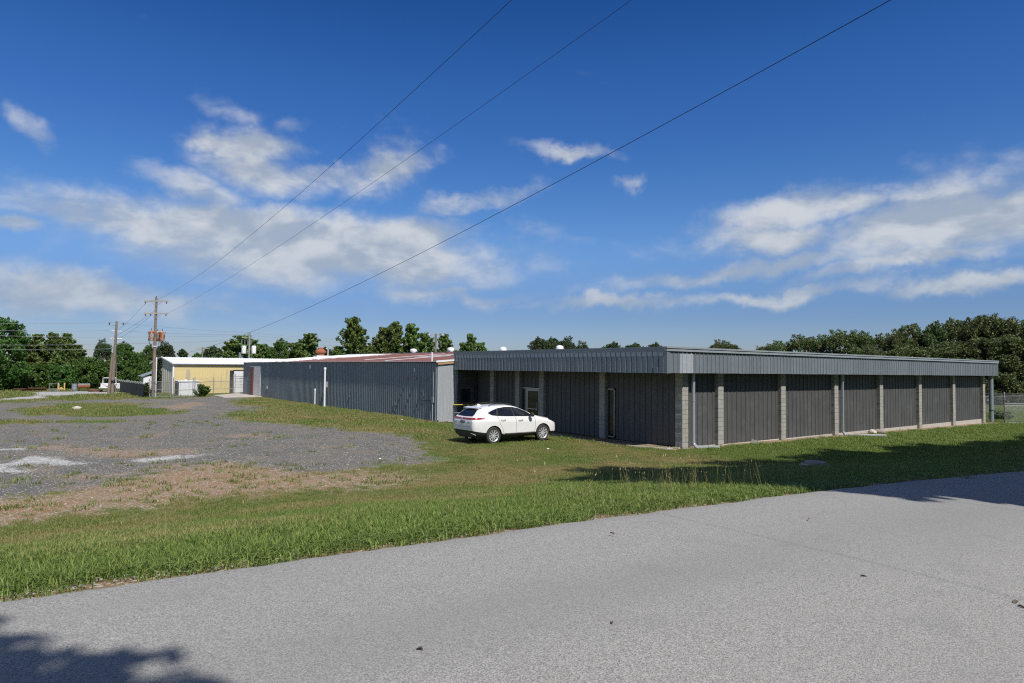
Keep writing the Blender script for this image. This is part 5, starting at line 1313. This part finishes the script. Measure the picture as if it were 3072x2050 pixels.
TREES = [
    ('lot', 'green', -0.9, 100.0, -1.65, 8.85, 2.96),
    ('lot', 'pine', 1.3, 118.4, -1.65, 6.95, 1.89),
    ('lot', 'pine', 3.0, 122.1, -1.65, 7.51, 1.72),
    ('lot', 'pine', 4.9, 120.7, -1.65, 7.63, 1.72),
    ('lot', 'pine', 6.6, 116.9, -1.65, 7.57, 1.50),
    ('lot', 'pine', 7.7, 113.7, -1.65, 5.94, 1.42),
    ('lot', 'dark', 14.2, 151.1, -1.65, 7.79, 1.99),
    ('lot', 'green', 12.4, 105.2, -1.65, 6.20, 2.04),
    ('lot', 'green', 14.5, 107.4, -1.65, 5.05, 1.64),
    ('lot', 'green', 16.0, 110.0, -1.65, 6.22, 1.11),
    ('lot', 'dark', 22.8, 138.5, -1.65, 7.29, 2.46),
    ('lot', 'conifer', 25.5, 136.6, -1.65, 6.02, 1.29),
    ('lot', 'green', 26.4, 129.7, -1.65, 5.29, 1.48),
    ('lot', 'dark', 30.9, 138.8, -1.65, 6.88, 2.75),
    ('ware', 'pine', 31.6, 125.8, -1.65, 7.71, 2.66),
    ('ware', 'pine', 32.7, 122.5, -1.65, 8.35, 2.91),
    ('ware', 'pine', 35.3, 120.6, -1.65, 6.81, 2.03),
    ('ware', 'green', 37.0, 116.8, -1.65, 7.74, 2.29),
    ('ware', 'pine', 39.1, 115.3, -1.65, 7.08, 2.00),
    ('ware', 'pine', 40.9, 113.9, -1.65, 8.70, 2.57),
    ('ware', 'dark', 44.9, 116.0, -1.65, 6.55, 2.36),
    ('ware', 'pine', 43.7, 106.9, -1.65, 6.47, 1.93),
    ('ware', 'pine', 45.4, 105.5, -1.65, 11.17, 2.32),
    ('ware', 'pine', 47.3, 104.3, -1.65, 6.50, 1.66),
    ('ware', 'pine', 51.2, 106.3, -1.65, 9.78, 2.17),
    ('ware', 'pine', 52.7, 105.0, -1.65, 10.71, 2.29),
    ('ware', 'pine', 55.0, 103.3, -1.65, 10.45, 2.29),
    ('ware', 'pine', 55.0, 98.5, -1.65, 8.79, 1.93),
    ('ware', 'pine', 55.6, 93.1, -1.65, 8.47, 1.76),
    ('ware', 'pine', 55.8, 88.0, -1.65, 6.92, 1.28),
    ('ware', 'pine', 56.7, 87.3, -1.65, 8.26, 1.54),
    ('ware', 'pine', 58.1, 86.3, -1.65, 6.94, 1.28),
    ('off', 'dark', 94.2, 116.7, -2.35, 10.68, 1.92),
    ('off', 'dark', 96.4, 115.1, -2.35, 10.70, 1.70),
    ('off', 'dark', 98.9, 113.3, -2.35, 10.58, 1.92),
    ('off', 'dark', 101.4, 111.4, -2.35, 9.57, 1.70),
    ('off', 'dark', 107.1, 107.2, -2.35, 9.78, 2.07),
    ('off', 'dark', 110.8, 104.5, -2.35, 9.53, 2.59),
    ('off', 'dark', 114.5, 101.8, -2.35, 9.71, 1.85),
    ('oak', 'oak', 99.5, 73.0, -2.35, 9.31, 2.15),
    ('oak', 'oak', 99.7, 70.4, -2.35, 8.32, 1.71),
    ('oak', 'oak', 98.2, 64.1, -2.35, 7.82, 1.63),
    ('oak', 'oak', 98.3, 61.5, -2.35, 8.83, 2.39),
    ('oak', 'oak', 101.1, 59.4, -2.35, 9.82, 2.66),
    ('oak', 'oak', 101.8, 56.3, -2.35, 9.74, 2.35),
    ('oak', 'oak', 104.3, 54.5, -2.35, 10.55, 2.87),
    ('oak', 'oak', 104.7, 51.7, -2.35, 10.40, 2.31),
    ('oak', 'oak', 107.2, 49.8, -2.35, 9.92, 2.31),
    ('oak', 'oak', 105.1, 46.5, -2.35, 9.52, 1.97),
    ('oak', 'oak', 109.0, 46.0, -2.35, 11.15, 2.76),
    ('oak', 'oak', 109.4, 43.2, -2.35, 11.34, 2.22),
    ('oak', 'oak', 111.6, 41.6, -2.35, 11.80, 2.71),
    ('oak', 'oak', 111.6, 39.0, -2.35, 12.15, 2.66),
    ('oak', 'oak', 113.6, 37.6, -2.35, 12.27, 2.66),
    ('oak', 'oak', 113.2, 35.4, -2.35, 11.65, 2.60),
    ('oak', 'oak', 115.1, 34.0, -2.35, 11.72, 2.84),
    ('oak', 'oak', 117.3, 32.3, -2.35, 12.08, 3.07),
    ('oak', 'oak', 93.4, 45.2, -2.35, 7.68, 2.49),
    ('oak', 'oak', 95.7, 41.1, -2.35, 7.65, 2.66),
    ('oak', 'oak', 97.7, 37.0, -2.35, 8.05, 2.82),
    ('oak', 'oak', 99.2, 33.4, -2.35, 8.42, 2.97),
    ('oak', 'oak', 99.9, 30.4, -2.35, 8.56, 3.10),
    ('oak', 'oak', 102.9, 28.2, -2.35, 8.80, 3.10),
    ('bush', 'bush', -1.3, 100.6, -1.65, 2.66, 1.77),
    ('bush', 'bush', 0.2, 101.9, -1.65, 3.47, 1.82),
    ('bush', 'bush', 2.1, 105.5, -1.65, 3.20, 1.69),
    ('bush', 'bush', 3.7, 104.3, -1.65, 3.51, 1.91),
    ('bush', 'bush', 5.3, 100.7, -1.65, 3.24, 1.66),
    ('bush', 'bush', 6.9, 101.9, -1.65, 3.97, 1.69),
    ('bush', 'bush', 8.2, 100.9, -1.65, 4.20, 1.91),
    ('bush', 'bush', 9.8, 102.2, -1.65, 3.80, 1.73),
    ('bush', 'bush', 11.5, 103.5, -1.65, 4.18, 1.77),
    ('bush', 'bush', 13.2, 104.7, -1.65, 3.94, 1.81),
    ('bush', 'bush', 14.8, 106.0, -1.65, 4.25, 1.85),
    ('bush', 'obush', 94.3, 29.8, -2.35, 3.81, 2.17),
    ('bush', 'obush', 96.4, 28.3, -2.35, 4.03, 2.17),
    ('bush', 'obush', 98.1, 27.0, -2.35, 4.24, 2.17),
]
ORD = 'first second third fourth fifth sixth seventh eighth ninth tenth eleventh twelfth thirteenth fourteenth fifteenth sixteenth seventeenth eighteenth nineteenth twentieth twenty-first twenty-second twenty-third twenty-fourth'.split()
WHERE = {'lot': ('along the far edge of the lot', 'trees along the far edge of the lot'), 'ware': ('behind the warehouse roof', 'trees behind the warehouse roof'),
         'off': ('showing over the office fascia', 'far treetops over the office fascia'), 'oak': ('in the wood behind the office', 'oaks in the wood behind the office'), 'bush': ('in the undergrowth', 'bushes under the trees')}
LOOK = {'green': ('bright green leafy tree', 'leafy_tree'), 'oak': ('olive green oak', 'oak_tree'), 'dark': ('dark round tree', 'round_tree'), 'pine': ('shaggy green pine', 'pine_tree'),
        'conifer': ('small pointed dark conifer', 'conifer_tree'), 'bush': ('bright green bush', 'leafy_bush'), 'obush': ('dull olive bush', 'leafy_bush'), 'shade': ('tall shade tree', 'shade_tree'), 'shade_low': ('tall shade tree', 'shade_tree')}
tro = random.Random(77); cnt = {}
front = {}
def plant(group, kind, x, y, zb, h, hw, label, grp):
    tm, cm = KIND[kind][tro.randrange(len(KIND[kind]))]; s = hw / NATW[kind] * (1.25 if kind == 'oak' else 1.8 if group == 'off' else 1.)
    o = thing(LOOK[kind][1], label, 'bush' if 'bush' in kind else 'tree', (x, y, zb), tro.uniform(0, 6.28), grp)
    inst('trunk', tm, o, (0, 0, 0), (0, 0, 0), (max(s, h * .6), max(s, h * .6), h)); inst('crown', cm, o, (0, 0, 0), (0, 0, 0), (s, s, h)); return o
for group, kind, x, y, zb, h, hw in TREES:
    key = (group, kind, group == 'oak' and h < 7.2)
    cnt[key] = cnt.get(key, 0) + 1
    w_ = WHERE[group][0]
    if key[2]: w_ = 'in the lower front row behind the office'
    lb = '%s, %s such from left %s' % (LOOK[kind][0], ORD[cnt[key] - 1], w_)
    plant(group, kind, x, y, zb, h, hw, lb, WHERE[group][1])
# trees across the road, out of the picture, whose shade falls on road and lawn
for k, (x, y, h, hw, kd) in enumerate([(13.9, -3.8, 22.5, 4.7, 'shade'), (20.5, -3.6, 21, 5.2, 'shade_low'), (26.5, -3.8, 21.5, 5.4, 'shade_low'), (32.5, -4, 21, 5.4, 'shade_low'), (38.5, -4.8, 20.5, 5.4, 'shade_low'), (45, -5, 21, 5.4, 'shade_low'), (52, -5, 20, 5.4, 'shade_low'), (23.5, -8.5, 25, 5.6, 'shade_low'), (30, -8.5, 25, 5.6, 'shade_low'), (17.5, -7.5, 24, 4.2, 'shade_low'), (-3.02, -4.2, 15.3, 3.5, 'shade')]):
    plant('', kd, x, y, gz(x, y) - .1, h, hw, 'tall shade tree across the road, %s in planting order of the row' % ORD[k], 'shade trees across the road')

# weeds and vines with woody stems
def shrub(name, x, y, h, w, mat, label, seed, n=26, zb=None):
    rnd = np.random.default_rng(seed); st = MB(); lf = MB()
    for k in range(n):
        th = rnd.uniform(0, 6.28); r = w * rnd.uniform(.1, 1); t = (r * math.cos(th), r * math.sin(th), h * rnd.uniform(.55, 1.05) * (1 - .35 * (r / w) ** 2))
        limb(st, (t[0] * .2, t[1] * .2, 0), t, .012, .004, rnd)
        for f in (.3, .5, .7, .85, 1.):
            cards(lf, rnd, (t[0] * (.2 + .8 * f), t[1] * (.2 + .8 * f), t[2] * f), 16, .13, .11, 1., shell=.2, aspect=1.6)
    o = thing(name, label, 'shrub', (x, y, gz(x, y) - .02 if zb is None else zb))
    inst('stems', raw(st, 'stems', M['bark']), o); inst('foliage', raw(lf, 'foliage', mat), o); return o
shrub('wild_shrub', 15.55, 73.6, 1.2, .92, M['leaf_green'], 'wild green shrub growing at the fence before the yellow shed', 5, 36)
shrub('wild_shrub', 10.75, 74.55, 1.45, .42, M['leaf_vine'], 'narrow tangle of vines on the fence end by the transformer pole', 6, 24)
shrub('wild_shrub', 64.0, 20.5, .7, .9, M['leaf_oak'], 'scruffy low shrub behind the far gate', 9, 18, -2.25)
# vines climbing the beige gable
rnd = np.random.default_rng(15); vs_, vl = MB(), MB()
for k in range(9):
    y0 = rnd.uniform(2.7, 4.6); pts = [(-.06, y0, -1.6)]; z = -1.6; top = 2.1 - abs(y0 - 3.2) * .45
    while z < top: z += .45; y0 += rnd.uniform(-.12, .1); pts.append((-.07, y0, z))
    vs_.tube(pts, .02, 5)
    for p in pts: cards(vl, rnd, p, 34, .34, .17, 1.3, shell=.1)
vi = thing('climbing_vine', 'dark vine climbing the beige gable of the yellow shed', 'vine', (14.1, 80.5, 0), R(12))
inst('stems', raw(vs_, 'stems', M['bark']), vi); inst('foliage', raw(vl, 'foliage', M['leaf_vine']), vi)

# ------------------------------------------------------------------ grass: tufts of real blades, set on points
def blade_mat():
    mt, N, b, o = new_mat('grass_blades')
    dry = N.attr('dry', 'INSTANCER'); rnd = N.n('ShaderNodeObjectInfo').outputs['Random']
    isl = N.n('ShaderNodeNewGeometry').outputs['Random Per Island']
    gcol = N.mix(isl, (.078, .140, .022), (.285, .360, .092)); ycol = N.mix(isl, (.215, .195, .070), (.430, .375, .165))
    k = N.ss(.2, .8, N.math('ADD', dry, N.math('MULTIPLY', N.math('SUBTRACT', N.math('ADD', N.math('MULTIPLY', rnd, .5), N.math('MULTIPLY', isl, .5)), .5), .75)))
    c = N.mix(k, gcol, ycol)
    N.put(b.inputs['Base Color'], c); b.inputs['Roughness'].default_value = .5; b.inputs['Specular IOR Level'].default_value = .3
    t = N.n('ShaderNodeBsdfTranslucent'); N.put(t.inputs[0], c)
    mx = N.n('ShaderNodeMixShader'); mx.inputs[0].default_value = .35
    mt.node_tree.links.new(b.outputs[0], mx.inputs[1]); mt.node_tree.links.new(t.outputs[0], mx.inputs[2]); mt.node_tree.links.new(mx.outputs[0], o.inputs[0])
    return mt
M['blade'] = blade_mat()
def tuft_mesh(name, n, rad, hlo, hhi, w, lean, flop, seed, mat, seedhead=False):
    r = np.random.default_rng(seed); mb = MB()
    for _ in range(n):
        a = r.uniform(0, 6.283); rr = rad * math.sqrt(r.uniform(0, 1)); x, y = rr * math.cos(a), rr * math.sin(a)
        h = r.uniform(hlo, hhi); b = r.uniform(0, 6.283); l = r.uniform(.1, 1) * lean; f = flop * r.uniform(.3, 1)
        dx_, dy_ = math.cos(b), math.sin(b); px, py = -dy_, dx_; ww = w * r.uniform(.6, 1.2) / 2
        p1 = (x + dx_ * h * l * .45, y + dy_ * h * l * .45, h * .55); p2 = (x + dx_ * h * (l + f), y + dy_ * h * (l + f), h * (1 - f * .55))
        mb.add([(x - px * ww, y - py * ww, -.01), (x + px * ww, y + py * ww, -.01), (p1[0] + px * ww * .85, p1[1] + py * ww * .85, p1[2]), (p1[0] - px * ww * .85, p1[1] - py * ww * .85, p1[2]), p2],
               [(0, 1, 2, 3), (3, 2, 4)])
        if seedhead:
            q = Vector(p2); d = (q - Vector(p1)).normalized(); e = q + d * h * .1; s_ = w * 1.6
            mb.add([tuple(q), (q.x + px * s_ + d.x * h * .04, q.y + py * s_ + d.y * h * .04, q.z + d.z * h * .04), tuple(e), (q.x - px * s_ + d.x * h * .04, q.y - py * s_ + d.y * h * .04, q.z + d.z * h * .04)], [(0, 1, 2, 3)])
    me = bpy.data.meshes.new(name); me.from_pydata(mb.v, [], mb.f); me.materials.append(mat); return me
def tuft_collection(name, meshes):
    col = bpy.data.collections.new(name)
    for i, me in enumerate(meshes):
        o = bpy.data.objects.new('%s_%s' % (name, 'abcdefgh'[i]), me); col.objects.link(o)
    return col
def scatter(name, pts, rotz, scl, pick, col, label, cat, dry=None, tilt=None):
    me = fast_mesh(name, pts, np.zeros((0, 4), int))
    rot = np.zeros((len(pts), 3)); rot[:, 2] = rotz
    if tilt is not None: rot[:, :2] = tilt
    put_attr(me, 'rot', rot, 'FLOAT_VECTOR'); put_attr(me, 'scl', scl); put_attr(me, 'pick', pick, 'INT')
    if dry is not None: put_attr(me, 'dry', dry)
    o = bpy.data.objects.new(name, me); C.objects.link(o)
    ng = bpy.data.node_groups.new(name + '_nodes', 'GeometryNodeTree')
    ng.interface.new_socket('Geometry', in_out='INPUT', socket_type='NodeSocketGeometry'); ng.interface.new_socket('Geometry', in_out='OUTPUT', socket_type='NodeSocketGeometry')
    n = ng.nodes; l = ng.links
    gi = n.new('NodeGroupInput'); go = n.new('NodeGroupOutput'); ip = n.new('GeometryNodeInstanceOnPoints'); ci = n.new('GeometryNodeCollectionInfo')
    ci.inputs['Collection'].default_value = col; ci.inputs['Separate Children'].default_value = True; ci.inputs['Reset Children'].default_value = True
    def na(nm, t):
        x = n.new('GeometryNodeInputNamedAttribute'); x.data_type = t; x.inputs['Name'].default_value = nm; return x.outputs['Attribute']
    l.new(gi.outputs[0], ip.inputs['Points']); l.new(ci.outputs[0], ip.inputs['Instance']); ip.inputs['Pick Instance'].default_value = True
    l.new(na('pick', 'INT'), ip.inputs['Instance Index'])
    er = n.new('FunctionNodeEulerToRotation'); l.new(na('rot', 'FLOAT_VECTOR'), er.inputs[0]); l.new(er.outputs[0], ip.inputs['Rotation'])
    l.new(na('scl', 'FLOAT'), ip.inputs['Scale']); l.new(ip.outputs[0], go.inputs[0])
    md = o.modifiers.new('scatter', 'NODES'); md.node_group = ng
    return tag(o, label, cat, kind='stuff')

short = tuft_collection('short_tuft', [tuft_mesh('short_grass_tuft', 34, .15, .03, .085, .0065, .6, .4, s, M['blade']) for s in (1, 2, 3, 4)])
lush = tuft_collection('lush_tuft', [tuft_mesh('lush_grass_tuft', 30, .14, .035, .11, .0095, 1.2, .8, s, M['blade']) for s in (11, 12, 13)])
farc = tuft_collection('far_tuft', [tuft_mesh('far_grass_tuft', 34, .36, .05, .13, .022, .6, .3, s, M['blade']) for s in (21, 22, 23)])
stalk = tuft_collection('stalk_tuft', [tuft_mesh('seed_stalk_tuft', 3, .08, .40, .72, .0055, .22, .12, s, M['blade'], True) for s in (31, 32, 33, 34)])
weed = tuft_collection('weed_tuft', [tuft_mesh('weed_tuft', 26, .12, .04, .12, .010, 1.0, .5, s, M['blade']) for s in (41, 42, 43)])

def wedge(r1, r2, dens):
    a1, a2 = R(-5), R(80); n = int((r2 * r2 - r1 * r1) / 2 * (a2 - a1) * dens)
    r = np.sqrt(rng.uniform(r1 * r1, r2 * r2, n)); a = rng.uniform(a1, a2, n)
    return r * np.sin(a), r * np.cos(a)
def off_buildings(x, y):
    inb = ((x > 23.3) & (y > 19.05) & (x < 58.5)) | ((x > 20.7) & (y > 35.4)) | ((x > 13.9) & (y > 80.3)) | ((x > 16.9) & (x < 22) & (y > 70.7) & (y < 80.5))
    return ~inb
def turf(bands, prob, col, npick, slo, shi, name, label, hmul=None):
    Xs, Ys = [], []
    for b in bands:
        x, y = wedge(*b); k = (y > 6.18) & off_buildings(x, y); Xs.append(x[k]); Ys.append(y[k])
    x = np.concatenate(Xs); y = np.concatenate(Ys); g, d, w, dry = masks(x, y)
    k = rng.uniform(0, 1, len(x)) < prob(x, y, g, d, w, dry); x, y, dry = x[k], y[k], dry[k]
    z = ground_z(x, y); n = len(x)
    sc = rng.uniform(slo, shi, n)
    if hmul is not None: sc = sc * hmul(x, y)
    return scatter(name, np.stack([x, y, z], -1), rng.uniform(0, 6.28, n), sc, rng.integers(0, npick, n), col, label, 'grass', dry, rng.normal(0, .08, (n, 2)))
bare = lambda g, d: np.clip(1 - 1.35 * np.maximum(g, d), 0, 1)
turf([(5, 11, 190), (11, 19, 120), (19, 34, 62)], lambda x, y, g, d, w, s: np.where(d > g, np.maximum(bare(g, d), .035), bare(g, d) ** 1.5) * np.where(s > .8, .7, 1.),
     short, 4, .65, 1.25, 'short_grass', 'short dry mown grass on the bank and lawn', lambda x, y: .80 + .45 * sstep(13, 7, y) + .9 * (fbm(x * .8, y * .8, 81, 3) - .5))
turf([(5, 14, 130), (14, 40, 40)], lambda x, y, g, d, w, s: np.clip(sstep(8.0, 6.5, y) + .9 * sstep(.4, .1, s) * (y < 19), 0, 1) * np.where(y < 6.55, .62, 1.) * bare(g, d * (y > 6.8)),
     lush, 3, .6, 1.2, 'lush_grass', 'lush green grass fringing the road edge and long facade', lambda x, y: .60 + .45 * sstep(7.4, 6.3, y) + .5 * np.clip(fbm(x * .9, y * .9, 71, 3) - .5, 0, 1) * (y < 9))
turf([(30, 60, 9), (60, 108, 4.5)], lambda x, y, g, d, w, s: bare(g, d), farc, 3, .7, 1.3, 'lawn_grass', 'yellow green grass round the gravel lot and along the metal wall',
     lambda x, y: .8 + .9 * sstep(68, 78, y) * (fbm(x * .7, y * .7, 51, 2) > .55))
# weeds that come up singly through the dirt and gravel
wx_, wy_ = wedge(15, 48, 5.0); g_, d_, w_, s_ = masks(wx_, wy_)
cl = fbm(wx_ * .8, wy_ * .8, 61, 3)
k = off_buildings(wx_, wy_) & (((d_ > .4) & (rng.uniform(0, 1, len(wx_)) < .80 * sstep(.40, .56, cl) + .12)) | ((g_ > .5) & (d_ < .4) & (rng.uniform(0, 1, len(wx_)) < .55 * sstep(.56, .66, cl))))
wx_, wy_ = wx_[k], wy_[k]; nw = len(wx_)
scatter('weeds', np.stack([wx_, wy_, ground_z(wx_, wy_)], -1), rng.uniform(0, 6.28, nw), rng.uniform(.6, 1.7, nw), rng.integers(0, 3, nw), weed, 'small green weeds scattered through the bare dirt and gravel', 'weeds', rng.uniform(.1, .55, nw))
# seed stalks along the verge
n1_ = 95; sx = np.concatenate([rng.normal(9.2, 1.6, n1_), rng.uniform(.5, 14, 30), rng.uniform(1, 20, 40)]); sy = np.concatenate([rng.normal(7.5, .35, n1_), rng.uniform(6.7, 9, 30), rng.uniform(8, 15, 40)])
k = sy > 6.5; sx, sy = sx[k], sy[k]; nw = len(sx)
scatter('seed_stalks', np.stack([sx, sy, ground_z(sx, sy)], -1), rng.uniform(0, 6.28, nw), rng.uniform(.55, 1.1, nw), rng.integers(0, 4, nw), stalk, 'tall straw coloured seed stalks standing along the verge', 'grass stalks', rng.uniform(.55, .95, nw), rng.normal(0, .15, (nw, 2)))
# loose stones washed along the asphalt edge and over the gravel
def stone_mesh(seed, n=1):
    r = random.Random(seed); bm = bmesh.new(); bmesh.ops.create_icosphere(bm, subdivisions=1, radius=1)
    for v in bm.verts: v.co *= r.uniform(.65, 1.15); v.co.z *= .65
    me = bpy.data.meshes.new('loose_stone'); bm.to_mesh(me); bm.free(); me.materials.append(M['pebble']); return me
def pebble_mat():
    mt, N, b, _ = new_mat('loose_stone'); rnd = N.n('ShaderNodeObjectInfo').outputs['Random']
    c = N.mix(rnd, (.16, .155, .15), (.40, .37, .33)); c = N.mix(N.ss(.88, .95, rnd), c, (.46, .42, .36))
    N.put(b.inputs['Base Color'], c); b.inputs['Roughness'].default_value = .9; return mt
M['pebble'] = pebble_mat()
stc = tuft_collection('loose_stone', [stone_mesh(s) for s in range(4)])
ex = np.concatenate([rng.uniform(-.4, 2.2, 200), rng.uniform(2, 22, 160), ]); ey = ROAD_EDGE + np.abs(rng.normal(.05, .16, len(ex))) - .03
es = rng.uniform(.004, .014, len(ex)) * np.where(rng.uniform(0, 1, len(ex)) < .06, 1.9, 1)
hx, hy = wedge(15, 34, 6.); g_, d_, w_, s_ = masks(hx, hy); k = (np.maximum(g_, d_) > .5) & (rng.uniform(0, 1, len(hx)) < .5); hx, hy = hx[k], hy[k]
ax_ = np.concatenate([ex, hx]); ay_ = np.concatenate([ey, hy]); as_ = np.concatenate([es, rng.uniform(.012, .038, len(hx))]); nw = len(ax_)
scatter('gravel_stones', np.stack([ax_, ay_, ground_z(ax_, ay_) + as_ * .2 + np.where(ay_ < 6.6, .02, 0)], -1), rng.uniform(0, 6.28, nw), as_, rng.integers(0, 4, nw), stc, 'loose pale stones along the asphalt edge and over the lot', 'gravel')
